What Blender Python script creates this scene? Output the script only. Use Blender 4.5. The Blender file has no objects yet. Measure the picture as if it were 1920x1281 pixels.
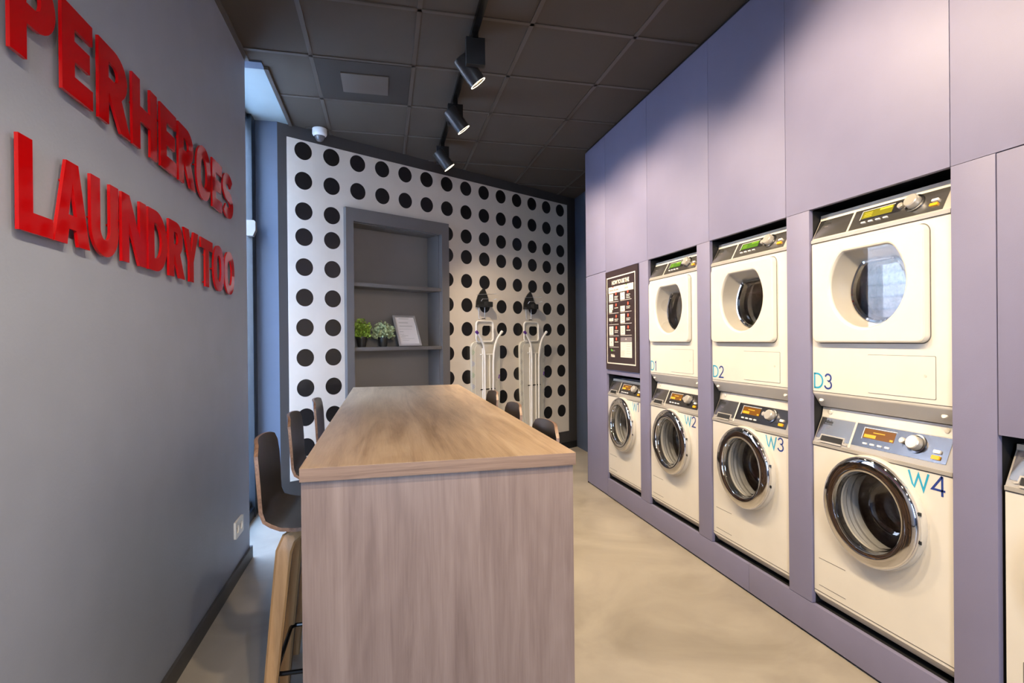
import bpy, bmesh, math, random
from math import sin, cos, pi, radians, sqrt, atan2
from mathutils import Matrix, Vector
from mathutils.geometry import tessellate_polygon
random.seed(7)
S = bpy.context.scene
C = S.collection

# ------------------------------------------------------------------ camera
HC = 1.30
F_PX = 1025.0
cam_d = bpy.data.cameras.new('camera'); cam = bpy.data.objects.new('camera', cam_d); C.objects.link(cam)
cam_d.sensor_width = 36.0; cam_d.lens = 36.0 * F_PX / 1920.0; cam_d.clip_start = 0.02; cam_d.clip_end = 200
yaw, pitch, roll = 0.2299876, -0.0027121, -0.0095
cy_, sy_ = cos(yaw), sin(yaw)
fwd = Vector((sy_ * cos(pitch), cy_ * cos(pitch), sin(pitch))); rgt = Vector((cy_, -sy_, 0)); upv = rgt.cross(fwd)
r2 = cos(roll) * rgt + sin(roll) * upv; u2 = -sin(roll) * rgt + cos(roll) * upv
m = Matrix((r2, u2, -fwd)).transposed().to_4x4(); m.translation = (0, 0, HC)
cam.matrix_world = m
S.camera = cam

# ------------------------------------------------------------------ view / world
S.view_settings.view_transform = 'Standard'; S.view_settings.look = 'None'
S.view_settings.gamma = 1.0; S.view_settings.use_curve_mapping = False
S.view_settings.exposure = 0.5
SPOT_W = 90.0
SKY = 24.0
w = bpy.data.worlds.new('sky'); S.world = w; w.use_nodes = True
nt = w.node_tree; nt.nodes.clear()
tc = nt.nodes.new('ShaderNodeTexCoord'); sep = nt.nodes.new('ShaderNodeSeparateXYZ')
rp = nt.nodes.new('ShaderNodeValToRGB'); bg = nt.nodes.new('ShaderNodeBackground'); wo = nt.nodes.new('ShaderNodeOutputWorld')
rp.color_ramp.elements[0].position = 0.0; rp.color_ramp.elements[0].color = (0.62, 0.74, 0.9, 1)
rp.color_ramp.elements[1].position = 0.6; rp.color_ramp.elements[1].color = (0.32, 0.56, 1.0, 1)
nt.links.new(tc.outputs['Generated'], sep.inputs[0]); nt.links.new(sep.outputs['Z'], rp.inputs[0])
nt.links.new(rp.outputs[0], bg.inputs[0]); bg.inputs[1].default_value = SKY
nt.links.new(bg.outputs[0], wo.inputs[0])
CEIL = 3.0
WX = -0.80          # left wall face
CX = 1.79           # cabinet face
def portal(name, loc, rot, sx, sy):
    l = bpy.data.lights.new(name, 'AREA'); l.shape = 'RECTANGLE'; l.size = sx; l.size_y = sy
    l.cycles.is_portal = True
    o = bpy.data.objects.new(name, l); C.objects.link(o); o.location = loc; o.rotation_euler = rot
portal('side_window_portal', (-1.03, 4.04, 1.5), (0, radians(-90), 0), 2.9, 0.9)
portal('front_window_portal', (0.0, -2.58, 1.85), (radians(90), 0, 0), 0.7, 1.9)
LAMPS = [4.64, 3.80, 2.945, 2.04, 1.20, 0.36, -0.5, -1.35]
LX = 0.497

# ------------------------------------------------------------------ materials
def mat(name, col, rough=0.5, metal=0.0, spec=0.5, coat=0.0, emit=None, es=0.0, bump=None, var=None):
    M = bpy.data.materials.new(name); M.use_nodes = True; t = M.node_tree; b = t.nodes['Principled BSDF']
    b.inputs['Base Color'].default_value = (*col, 1); b.inputs['Roughness'].default_value = rough
    b.inputs['Metallic'].default_value = metal; b.inputs['Specular IOR Level'].default_value = spec
    b.inputs['Coat Weight'].default_value = coat; b.inputs['Coat Roughness'].default_value = 0.05
    if emit: b.inputs['Emission Color'].default_value = (*emit, 1); b.inputs['Emission Strength'].default_value = es
    co = t.nodes.new('ShaderNodeTexCoord')
    # every material is procedural: a faint mottling, plus a bump where asked
    sc, amt = var if var else (6.0, 0.03)
    n = t.nodes.new('ShaderNodeTexNoise'); n.inputs['Scale'].default_value = sc; n.inputs['Detail'].default_value = 3
    t.links.new(co.outputs['Object'], n.inputs['Vector'])
    r = t.nodes.new('ShaderNodeValToRGB')
    r.color_ramp.elements[0].position = 0.3; r.color_ramp.elements[1].position = 0.7
    r.color_ramp.elements[0].color = (*[c * (1 - amt) for c in col], 1)
    r.color_ramp.elements[1].color = (*[min(1, c * (1 + amt)) for c in col], 1)
    t.links.new(n.outputs['Fac'], r.inputs[0]); t.links.new(r.outputs[0], b.inputs['Base Color'])
    if bump:
        n2 = t.nodes.new('ShaderNodeTexNoise'); n2.inputs['Scale'].default_value = bump[0]; n2.inputs['Detail'].default_value = 2
        t.links.new(co.outputs['Object'], n2.inputs['Vector'])
        bp = t.nodes.new('ShaderNodeBump'); bp.inputs['Strength'].default_value = bump[1]; bp.inputs['Distance'].default_value = 0.002
        t.links.new(n2.outputs['Fac'], bp.inputs['Height']); t.links.new(bp.outputs[0], b.inputs['Normal'])
    return M

def wood(name, dark, mid, light, axis, rough=0.42, across=14.0, along=0.9):
    """procedural oak: grain runs along object axis 0/1/2"""
    M = bpy.data.materials.new(name); M.use_nodes = True; t = M.node_tree; b = t.nodes['Principled BSDF']
    co = t.nodes.new('ShaderNodeTexCoord')
    def mp(a, l):
        q = t.nodes.new('ShaderNodeMapping'); s = [a, a, a]; s[axis] = l; q.inputs['Scale'].default_value = s
        t.links.new(co.outputs['Object'], q.inputs['Vector']); return q
    n1 = t.nodes.new('ShaderNodeTexNoise'); n1.inputs['Scale'].default_value = 1; n1.inputs['Detail'].default_value = 6
    n1.inputs['Roughness'].default_value = 0.62; n1.inputs['Distortion'].default_value = 0.8
    t.links.new(mp(across, along).outputs[0], n1.inputs['Vector'])
    n2 = t.nodes.new('ShaderNodeTexNoise'); n2.inputs['Scale'].default_value = 1; n2.inputs['Detail'].default_value = 4
    t.links.new(mp(across * 22, along * 9).outputs[0], n2.inputs['Vector'])
    n3 = t.nodes.new('ShaderNodeTexNoise'); n3.inputs['Scale'].default_value = 1; n3.inputs['Detail'].default_value = 2; n3.inputs['Distortion'].default_value = 2.2
    t.links.new(mp(5.0, 0.8).outputs[0], n3.inputs['Vector'])
    mth = t.nodes.new('ShaderNodeMath'); mth.operation = 'MULTIPLY'; mth.inputs[1].default_value = 22
    t.links.new(n3.outputs['Fac'], mth.inputs[0])
    sn = t.nodes.new('ShaderNodeMath'); sn.operation = 'SINE'; t.links.new(mth.outputs[0], sn.inputs[0])
    r = t.nodes.new('ShaderNodeValToRGB')
    e = r.color_ramp.elements; e[0].position = 0.28; e[0].color = (*dark, 1); e[1].position = 0.72; e[1].color = (*light, 1)
    k = e.new(0.5); k.color = (*mid, 1)
    a1 = t.nodes.new('ShaderNodeMath'); a1.operation = 'MULTIPLY_ADD'; a1.inputs[1].default_value = 0.28; t.links.new(n2.outputs['Fac'], a1.inputs[0])
    t.links.new(n1.outputs['Fac'], a1.inputs[2])
    a2 = t.nodes.new('ShaderNodeMath'); a2.operation = 'MULTIPLY_ADD'; a2.inputs[1].default_value = 0.045; t.links.new(sn.outputs[0], a2.inputs[0])
    t.links.new(a1.outputs[0], a2.inputs[2])
    a3 = t.nodes.new('ShaderNodeMath'); a3.operation = 'SUBTRACT'; a3.inputs[1].default_value = 0.14; t.links.new(a2.outputs[0], a3.inputs[0])
    t.links.new(a3.outputs[0], r.inputs[0]); t.links.new(r.outputs[0], b.inputs['Base Color'])
    b.inputs['Roughness'].default_value = rough
    bp = t.nodes.new('ShaderNodeBump'); bp.inputs['Strength'].default_value = 0.12; bp.inputs['Distance'].default_value = 0.001
    t.links.new(n2.outputs['Fac'], bp.inputs['Height']); t.links.new(bp.outputs[0], b.inputs['Normal'])
    return M

def glass(name, tint=(1, 1, 1), refl=1.0):
    M = bpy.data.materials.new(name); M.use_nodes = True; t = M.node_tree; t.nodes.clear()
    o = t.nodes.new('ShaderNodeOutputMaterial'); mx = t.nodes.new('ShaderNodeMixShader')
    tr = t.nodes.new('ShaderNodeBsdfTransparent'); gl = t.nodes.new('ShaderNodeBsdfGlossy')
    mt = t.nodes.new('ShaderNodeMath'); mt.operation = 'MULTIPLY'; mt.inputs[1].default_value = refl; mt.use_clamp = True
    tr.inputs[0].default_value = (*tint, 1); gl.inputs['Roughness'].default_value = 0.01
    ge = t.nodes.new('ShaderNodeNewGeometry'); dt = t.nodes.new('ShaderNodeVectorMath'); dt.operation = 'DOT_PRODUCT'
    t.links.new(ge.outputs['Normal'], dt.inputs[0]); t.links.new(ge.outputs['Incoming'], dt.inputs[1])
    def mth(op, a_, b_):
        q = t.nodes.new('ShaderNodeMath'); q.operation = op
        for k, v in enumerate((a_, b_)):
            if v is None: continue
            if isinstance(v, (int, float)): q.inputs[k].default_value = v
            else: t.links.new(v, q.inputs[k])
        return q.outputs[0]
    f_ = mth('ADD', mth('MULTIPLY', mth('POWER', mth('SUBTRACT', 1.0, mth('ABSOLUTE', dt.outputs['Value'], None)), 5.0), 0.95), 0.045)
    t.links.new(f_, mt.inputs[0]); t.links.new(mt.outputs[0], mx.inputs[0])
    t.links.new(tr.outputs[0], mx.inputs[1]); t.links.new(gl.outputs[0], mx.inputs[2]); t.links.new(mx.outputs[0], o.inputs[0])
    return M

def floor_mat():
    M = bpy.data.materials.new('polished_concrete'); M.use_nodes = True; t = M.node_tree; b = t.nodes['Principled BSDF']
    co = t.nodes.new('ShaderNodeTexCoord')
    n = t.nodes.new('ShaderNodeTexNoise'); n.inputs['Scale'].default_value = 1.7; n.inputs['Detail'].default_value = 8; n.inputs['Roughness'].default_value = 0.55
    n.inputs['Distortion'].default_value = 1.2
    t.links.new(co.outputs['Object'], n.inputs['Vector'])
    r = t.nodes.new('ShaderNodeValToRGB'); e = r.color_ramp.elements
    e[0].position = 0.3; e[0].color = (0.27, 0.235, 0.19, 1); e[1].position = 0.72; e[1].color = (0.42, 0.375, 0.31, 1)
    t.links.new(n.outputs['Fac'], r.inputs[0]); t.links.new(r.outputs[0], b.inputs['Base Color'])
    r2_ = t.nodes.new('ShaderNodeMapRange'); r2_.inputs[3].default_value = 0.28; r2_.inputs[4].default_value = 0.5
    t.links.new(n.outputs['Fac'], r2_.inputs[0]); t.links.new(r2_.outputs[0], b.inputs['Roughness'])
    return M

def brick_mat():
    M = bpy.data.materials.new('pale_brick'); M.use_nodes = True; t = M.node_tree; b = t.nodes['Principled BSDF']
    co = t.nodes.new('ShaderNodeTexCoord'); mp = t.nodes.new('ShaderNodeMapping'); mp.inputs['Rotation'].default_value = (radians(90), 0, radians(90))
    br = t.nodes.new('ShaderNodeTexBrick'); br.inputs['Scale'].default_value = 2.2
    br.inputs['Color1'].default_value = (0.5, 0.36, 0.3, 1); br.inputs['Color2'].default_value = (0.62, 0.56, 0.5, 1); br.inputs['Mortar'].default_value = (0.25, 0.24, 0.24, 1)
    t.links.new(co.outputs['Object'], mp.inputs[0]); t.links.new(mp.outputs[0], br.inputs['Vector'])
    t.links.new(br.outputs[0], b.inputs['Base Color']); b.inputs['Roughness'].default_value = 0.9
    return M

m_floor = floor_mat()
m_lwall = mat('grey_blue_wall_paint', (0.33, 0.375, 0.485), 0.55, bump=(90, 0.25))
m_blue = mat('blue_lilac_paint', (0.064, 0.085, 0.13), 0.6)
m_lilac = mat('lilac_laminate', (0.200, 0.190, 0.29), 0.5, bump=(260, 0.08))
m_dark = mat('anthracite_paint', (0.045, 0.041, 0.040), 0.6)
m_black = mat('matt_black', (0.006, 0.006, 0.007), 0.6)
m_frame = mat('dark_blue_aluminium', (0.010, 0.016, 0.024), 0.35)
m_base = mat('dark_grey_skirting', (0.055, 0.052, 0.05), 0.5)
m_tile = mat('brown_black_ceiling_tile', (0.066, 0.050, 0.036), 0.85, bump=(400, 0.3))
m_tbar = mat('ceiling_grid_bar', (0.080, 0.064, 0.052), 0.45)
m_soffit = mat('white_soffit_paint', (0.30, 0.36, 0.365), 0.7)
m_white = mat('warm_white_enamel', (0.66, 0.62, 0.55), 0.3, spec=0.5)
m_white2 = mat('cream_plastic', (0.58, 0.54, 0.47), 0.4)
m_hous = mat('champagne_plastic', (0.43, 0.40, 0.36), 0.38, metal=0.25)
m_steel = mat('brushed_steel', (0.42, 0.41, 0.40), 0.27, metal=1.0)
m_steel2 = mat('brushed_steel_dark', (0.22, 0.22, 0.235), 0.25, metal=1.0)
m_chrome = mat('chrome', (0.72, 0.72, 0.74), 0.045, metal=1.0)
m_knob = mat('champagne_knob', (0.62, 0.58, 0.52), 0.3, metal=0.5)
m_gap = mat('seam_shadow_gap', (0.12, 0.11, 0.10), 0.7)
m_gasket = mat('grey_rubber', (0.27, 0.265, 0.26), 0.5)
m_drum = mat('steel_drum', (0.42, 0.37, 0.34), 0.33, metal=1.0, bump=(38, 1.0), var=(14, 0.5))
m_yel = mat('yellow_button', (0.85, 0.38, 0.01), 0.35)
m_btn = mat('white_button', (0.75, 0.73, 0.70), 0.4)
m_amber = mat('amber_display', (0.09, 0.035, 0.008), 0.15, emit=(0.9, 0.35, 0.04), es=0.14)
m_amberhi = mat('amber_display_text', (0.4, 0.2, 0.02), 0.2, emit=(1, 0.55, 0.03), es=0.5)
m_olive = mat('olive_display', (0.1, 0.09, 0.01), 0.15, emit=(0.55, 0.45, 0.02), es=0.28)
m_olivehi = mat('olive_display_text', (0.3, 0.25, 0.02), 0.2, emit=(0.9, 0.7, 0.05), es=0.5)
m_green = mat('green_display', (0.04, 0.09, 0.01), 0.15, emit=(0.16, 0.4, 0.02), es=0.32)
m_greenhi = mat('green_display_text', (0.1, 0.2, 0.02), 0.2, emit=(0.35, 0.6, 0.04), es=0.4)
m_ink = mat('black_print', (0.02, 0.02, 0.02), 0.5)
m_cyan = mat('turquoise_vinyl', (0.02, 0.32, 0.50), 0.4)
m_navy = mat('navy_vinyl', (0.02, 0.045, 0.22), 0.4)
m_red = mat('red_acrylic', (0.46, 0.0015, 0.003), 0.05, spec=0.42)
m_panelw = mat('white_wall_covering', (0.62, 0.56, 0.49), 0.55)
m_dot = mat('black_dot_print', (0.010, 0.009, 0.009), 0.3, spec=0.5)
m_shelf = mat('grey_shelf_paint', (0.125, 0.118, 0.115), 0.5)
m_shin = mat('grey_shelf_inside', (0.17, 0.158, 0.148), 0.5)
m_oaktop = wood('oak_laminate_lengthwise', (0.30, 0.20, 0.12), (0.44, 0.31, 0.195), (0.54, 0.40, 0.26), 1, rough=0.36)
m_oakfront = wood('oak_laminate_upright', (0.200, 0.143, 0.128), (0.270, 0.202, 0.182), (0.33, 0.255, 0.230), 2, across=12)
m_oakedge = wood('oak_laminate_edge', (0.17, 0.11, 0.085), (0.28, 0.19, 0.145), (0.35, 0.245, 0.19), 0, across=60, along=2)
m_ply = wood('dark_plywood_face', (0.014, 0.011, 0.008), (0.022, 0.017, 0.012), (0.030, 0.023, 0.017), 2, rough=0.32, across=30)
m_plyedge = wood('plywood_layers', (0.13, 0.07, 0.045), (0.24, 0.145, 0.10), (0.32, 0.20, 0.14), 1, across=90, along=3)
m_leg = wood('stool_leg_oak', (0.30, 0.165, 0.07), (0.42, 0.25, 0.115), (0.50, 0.31, 0.15), 2, across=30)
m_iron = mat('black_steel', (0.012, 0.012, 0.012), 0.25, metal=0.6)
m_can = mat('dark_grey_lamp_metal', (0.06, 0.06, 0.062), 0.4, metal=0.5)
m_lens = mat('lit_lamp_lens', (1, 0.9, 0.7), 0.3, emit=(1.0, 0.80, 0.52), es=7.0)
m_reflr = mat('lamp_reflector', (0.9, 0.85, 0.75), 0.15, metal=1.0, emit=(1.0, 0.75, 0.45), es=0.25)
m_cammat = mat('white_plastic', (0.74, 0.74, 0.73), 0.4)
m_sens = mat('cream_sensor_plastic', (0.22, 0.20, 0.18), 0.5)
m_dome = mat('smoked_dome', (0.10, 0.095, 0.10), 0.08, coat=0.6)
m_vent = mat('dark_ceiling_diffuser', (0.030, 0.022, 0.016), 0.8)
m_vent2 = mat('grey_diffuser_plate', (0.090, 0.070, 0.056), 0.6)
m_poster = mat('aubergine_poster', (0.030, 0.018, 0.022), 0.35)
m_cream = mat('cream_print', (0.72, 0.66, 0.56), 0.5)
m_redd = mat('red_print', (0.75, 0.06, 0.02), 0.5)
m_lime = mat('green_print', (0.13, 0.42, 0.05), 0.5)
m_grey = mat('grey_print', (0.20, 0.17, 0.18), 0.5)
m_lgrey = mat('light_grey_print', (0.42, 0.40, 0.37), 0.6)
m_pot = mat('black_pot', (0.018, 0.018, 0.018), 0.35)
m_leafA = mat('bright_green_leaf', (0.28, 0.42, 0.05), 0.5, var=(30, 0.4))
m_leafB = mat('grey_green_leaf', (0.42, 0.48, 0.26), 0.55, var=(30, 0.4))
m_paper = mat('white_paper', (0.72, 0.68, 0.66), 0.6)
m_alu = mat('silver_frame', (0.62, 0.60, 0.58), 0.3, metal=0.6)
m_boardw = mat('cream_board_cloth', (0.55, 0.53, 0.46), 0.8)
m_tubew = mat('white_lacquered_tube', (0.72, 0.69, 0.65), 0.35)
m_purple = mat('purple_cap', (0.08, 0.02, 0.22), 0.4)
m_cloth_g = mat('green_flower_print', (0.05, 0.28, 0.10), 0.8)
m_cloth_b = mat('blue_flower_print', (0.12, 0.22, 0.60), 0.8)
m_wire = mat('steel_wire', (0.5, 0.48, 0.46), 0.3, metal=0.8)
m_tape = mat('dark_blue_film', (0.012, 0.04, 0.10), 0.25)
m_pave = mat('grey_paving', (0.42, 0.42, 0.42), 0.9)
m_brick = brick_mat()
m_glass = glass('clear_glass')
m_glassd = glass('door_glass', (0.90, 0.90, 0.90), 2.6)
m_glassf = glass('flat_door_glass', (0.92, 0.92, 0.92), 0.95)

# ------------------------------------------------------------------ mesh helpers
XZ = Matrix(((1, 0, 0, 0), (0, 0, -1, 0), (0, 1, 0, 0), (0, 0, 0, 1)))   # (x, v, w) -> x, -w, v : shapes facing -Y
XY = Matrix.Identity(4)
class MB:
    def __init__(s): s.bm = bmesh.new(); s.mats = []
    def mi(s, m_):
        if m_ not in s.mats: s.mats.append(m_)
        return s.mats.index(m_)
    def face(s, vs, i):
        try:
            f = s.bm.faces.new(vs); f.material_index = i; f.smooth = True; return f
        except ValueError: return None
    def box(s, x0, x1, y0, y1, z0, z1, m_, bev=0.0, M=None):
        x0, x1 = sorted((x0, x1)); y0, y1 = sorted((y0, y1)); z0, z1 = sorted((z0, z1))
        b = bmesh.new(); bmesh.ops.create_cube(b, size=1)
        for v in b.verts: v.co = Vector(((x0 + x1) / 2 + v.co.x * (x1 - x0), (y0 + y1) / 2 + v.co.y * (y1 - y0), (z0 + z1) / 2 + v.co.z * (z1 - z0)))
        if bev: bmesh.ops.bevel(b, geom=b.edges[:], offset=bev, segments=2, profile=0.7, affect='EDGES')
        s.absorb(b, m_, M)
        return s
    def absorb(s, b, m_, M=None):
        i = s.mi(m_); vm = {}
        for v in b.verts: vm[v] = s.bm.verts.new(M @ v.co if M else v.co)
        for f in b.faces: s.face([vm[v] for v in f.verts], i)
        b.free()
    def extr(s, loops, w0, w1, m_, M=XZ):
        """fill 2-D loops (first outer, others holes) and extrude from w0 to w1"""
        i = s.mi(m_); loops = [list(l) for l in loops]
        tris = tessellate_polygon([[Vector((p[0], p[1], 0)) for p in l] for l in loops])
        flat = [p for l in loops for p in l]
        a = [s.bm.verts.new(M @ Vector((p[0], p[1], w0))) for p in flat]
        b = [s.bm.verts.new(M @ Vector((p[0], p[1], w1))) for p in flat]
        for t in tris:
            p, q, r = [flat[k] for k in t]
            ar = (q[0] - p[0]) * (r[1] - p[1]) - (q[1] - p[1]) * (r[0] - p[0])
            if abs(ar) < 1e-14: continue
            if ar < 0: t = (t[0], t[2], t[1])
            s.face([b[k] for k in t], i); s.face([a[k] for k in reversed(t)], i)
        o = 0
        for l in loops:
            n = len(l)
            for k in range(n): s.face([a[o + k], a[o + (k + 1) % n], b[o + (k + 1) % n], b[o + k]], i)
            o += n
        return s
    def loft(s, rings, m_, cap0=False, cap1=False, closed=True):
        i = s.mi(m_); R = [[s.bm.verts.new(p) for p in r] for r in rings]; n = len(R[0])
        for a, b in zip(R, R[1:]):
            for k in range(n if closed else n - 1): s.face([a[k], a[(k + 1) % n], b[(k + 1) % n], b[k]], i)
        if cap0: s.face(list(reversed(R[0])), i)
        if cap1: s.face(R[-1], i)
        return s
    def lathe(s, prof, m_, M=XY, seg=48, cap0=False, cap1=False):
        """prof: (radius, height) about local z"""
        rings = [[M @ Vector((r * cos(2 * pi * k / seg), r * sin(2 * pi * k / seg), h)) for k in range(seg)] for r, h in prof]
        return s.loft(rings, m_, cap0, cap1)
    def tube(s, pts, r, m_, seg=10, cap=True, square=False, rot=0.0, closed=False):
        P = [Vector(p) for p in pts]; rings = []; n = len(P); up = None
        for k in range(n):
            if closed: t = (P[(k + 1) % n] - P[k - 1]).normalized()
            else: t = (P[min(k + 1, n - 1)] - P[max(k - 1, 0)]).normalized()
            if up is None:
                a = Vector((0, 0, 1)) if abs(t.z) < 0.9 else Vector((1, 0, 0)); up = (a - t * a.dot(t)).normalized()
            else: up = (up - t * up.dot(t)).normalized()
            sd = t.cross(up); rr = r[k] if isinstance(r, (list, tuple)) else r
            if square:
                a_, b_ = rr if isinstance(rr, tuple) else (rr, rr); c_ = 0.72
                q = [(1, c_), (c_, 1), (-c_, 1), (-1, c_), (-1, -c_), (-c_, -1), (c_, -1), (1, -c_)]
                ca, sa = cos(rot), sin(rot)
                rings.append([P[k] + up * (x * a_ * ca - y * b_ * sa) + sd * (x * a_ * sa + y * b_ * ca) for x, y in q])
            else: rings.append([P[k] + (up * cos(2 * pi * j / seg) + sd * sin(2 * pi * j / seg)) * rr for j in range(seg)])
        if closed: rings.append(rings[0])
        return s.loft(rings, m_, cap and not closed, cap and not closed)
    def build(s, name, parent=None, loc=None, sharp=0.6):
        bm = s.bm; bmesh.ops.remove_doubles(bm, verts=bm.verts, dist=1e-6)
        bmesh.ops.recalc_face_normals(bm, faces=bm.faces)
        for e in bm.edges:
            if len(e.link_faces) != 2 or e.calc_face_angle(0) > sharp: e.smooth = False
        me = bpy.data.meshes.new(name); bm.to_mesh(me); bm.free()
        for m_ in s.mats: me.materials.append(m_)
        o = bpy.data.objects.new(name, me); C.objects.link(o)
        if parent: o.parent = parent
        if loc: o.location = loc
        return o

def tag(o, label=None, cat=None, group=None, kind=None):
    if label: o['label'] = label
    if cat: o['category'] = cat
    if group: o['group'] = group
    if kind: o['kind'] = kind
    return o
def thing(name, loc, rz, label, cat, group=None):
    o = bpy.data.objects.new(name, None); C.objects.link(o); o.location = loc; o.rotation_euler = (0, 0, rz)
    o.empty_display_size = 0.05
    return tag(o, label, cat, group)
def copy_tree(o, parent=None):
    c = o.copy(); C.objects.link(c)
    if parent: c.parent = parent
    for ch in list(o.children): copy_tree(ch, c)
    return c
def struct(name, mb): return tag(mb.build(name), kind='structure')
def text_mesh(txt, size, align='CENTER', offset=0.0, shear=0.0, spacing=1.0):
    cu = bpy.data.curves.new('lettering', 'FONT'); cu.body = txt; cu.size = size; cu.align_x = align; cu.align_y = 'CENTER'
    cu.extrude = 0.0003; cu.offset = offset; cu.shear = shear; cu.space_character = spacing; cu.resolution_u = 3
    ob = bpy.data.objects.new('lettering', cu); C.objects.link(ob)
    dg = bpy.context.evaluated_depsgraph_get(); me = bpy.data.meshes.new_from_object(ob.evaluated_get(dg))
    bpy.data.objects.remove(ob); bpy.data.curves.remove(cu)
    return me
def text_on(mb, txt, size, x, v, w, m_, M=XZ, **k):
    me = text_mesh(txt, size, **k); b = bmesh.new(); b.from_mesh(me); bpy.data.meshes.remove(me)
    mb.absorb(b, m_, M @ Matrix.Translation((x, v, w)))
def rrect(x0, x1, y0, y1, r, n=6):
    o = []
    for cx, cy, a in ((x1 - r, y1 - r, 0), (x0 + r, y1 - r, 90), (x0 + r, y0 + r, 180), (x1 - r, y0 + r, 270)):
        for k in range(n + 1):
            t = radians(a + 90 * k / n); o.append((cx + r * cos(t), cy + r * sin(t)))
    return o
def rect(x0, x1, y0, y1): return [(x0, y0), (x1, y0), (x1, y1), (x0, y1)]
def circ(cx, cy, r, n=32): return [(cx + r * cos(2 * pi * k / n), cy + r * sin(2 * pi * k / n)) for k in range(n)]
def arc(cx, cy, rx, ry, a0, a1, n=10): return [(cx + rx * cos(radians(a0 + (a1 - a0) * k / n)), cy + ry * sin(radians(a0 + (a1 - a0) * k / n))) for k in range(n + 1)]
def stroke(pts, t, closed=False):
    P = [Vector((p[0], p[1])) for p in pts]; n = len(P); L = []; R = []
    for k in range(n):
        if closed: a, b = P[k] - P[k - 1], P[(k + 1) % n] - P[k]
        else: a = P[k] - P[k - 1] if k else P[1] - P[0]; b = P[k + 1] - P[k] if k < n - 1 else P[k] - P[k - 1]
        a.normalize(); b.normalize(); na = Vector((-a.y, a.x)); nb = Vector((-b.y, b.x)); mm = na + nb
        if mm.length < 1e-6: mm = na.copy()
        mm.normalize(); s_ = (t / 2) / max(0.35, mm.dot(na)); L.append(P[k] + mm * s_); R.append(P[k] - mm * s_)
    if closed: return [[tuple(p) for p in L], [tuple(p) for p in R]]
    return [[tuple(p) for p in L] + [tuple(p) for p in reversed(R)]]

# ------------------------------------------------------------------ the setting
t30 = radians(30)
BX0, BY0 = -0.787, 4.52
def bw(s, off=0.0):     # point on the slanted back wall
    return (BX0 + s * cos(t30) + off * sin(t30), BY0 + s * sin(t30) - off * cos(t30))
SEND = (2.27 - BX0) / cos(t30)
PX, PY = bw(SEND)
YB = -2.5
# floor follows the room outline
mb = MB(); mb.extr([[(-0.98, 3.40), (-0.98, 4.52), (BX0, 4.52), (PX, PY), (2.6, PY), (2.6, YB - 0.1), (WX - 0.16, YB - 0.1), (WX - 0.16, 3.40)]], -0.08, 0.0, m_floor, XY)
struct('floor', mb)
# ceiling tiles in a grid
gx = [-1.009, -0.407, 0.195, 0.795, 1.397, 1.999, 2.6]
gy = [2.848 + 0.589 * k for k in range(-10, 8)]
mb = MB(); mb.extr([[(WX - 0.16, YB - 0.1), (2.6, YB - 0.1), (2.6, PY + 0.4), (bw(SEND - 0.02)[0], PY + 0.4), (BX0 + 0.08, 4.60), (BX0 + 0.08, 3.66), (WX - 0.16, 3.66)]], CEIL + 0.006, CEIL + 0.06, m_tile, XY)
struct('ceiling', mb)
mb = MB(); e = 0.012
for x in gx[1:-1]:
    y1 = (BY0 + (x - BX0) * math.tan(t30)) if x < 1.79 else PY
    if x < 1.79: mb.box(x - e, x + e, YB, y1 - 0.02, CEIL, CEIL + 0.008, m_tbar)
    else: mb.box(x - e, x + e, 4.68, PY - 0.16, CEIL, CEIL + 0.008, m_tbar)
for y in gy:
    x0 = WX if y < 3.66 else BX0 + 0.08
    if y > 4.55: x0 = BX0 + (y - BY0) / math.tan(t30) + 0.03
    x1 = CX if y < 4.67 else 2.26
    if x1 > x0 + 0.05: mb.box(x0, x1, y - e, y + e, CEIL, CEIL + 0.008, m_tbar)
mb.box(WX, WX + 0.025, YB, 3.57, CEIL - 0.004, CEIL + 0.008, m_tbar)
mb.box(BX0 + 0.08, BX0 + 0.105, 3.64, 4.56, CEIL - 0.012, CEIL + 0.05, m_tbar)
struct('trim_1', mb)
# white soffit over the side window, with its painted border
mb = MB(); mb.box(-1.0, BX0 + 0.08, 3.66, 4.60, CEIL + 0.002, CEIL + 0.05, m_soffit); struct('trim_2', mb)
mb = MB(); mb.box(-1.0, BX0 + 0.08, 3.572, 3.66, CEIL - 0.004, CEIL + 0.05, m_blue); struct('trim_3', mb)
# walls
mb = MB(); mb.box(WX - 0.16, WX, YB, 3.57, 0, CEIL + 0.02, m_lwall, 0.002); struct('wall_left', mb)
mb = MB(); mb.box(-1.10, BX0, 4.52, 4.64, 0, CEIL + 0.06, m_blue); struct('wall_side', mb)
NX0, NX1, NZ = 0.603, 1.512, 2.315      # niche in the back wall
def on_back(mb_, name): 
    o = mb_.build(name); o.location = (BX0, BY0, 0); o.rotation_euler = (0, 0, t30); return o
mb = MB(); mb.extr([rect(0, SEND + 0.02, 0, CEIL + 0.05), rect(NX0, NX1, 0.05, NZ)], -0.19, 0, m_dark)
mb.box(NX0 - 0.1, NX1 + 0.1, 0.19, 0.24, 0, NZ + 0.1, m_shin)
o = tag(on_back(mb, 'wall_back'), kind='structure')
mb = MB(); mb.box(2.27, 2.40, 4.68, PY + 0.05, 0, CEIL + 0.02, m_blue); struct('wall_right', mb)
mb = MB(); mb.box(2.50, 2.60, YB, 4.6, 0, CEIL + 0.02, m_black); struct('wall_niche', mb)
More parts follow.
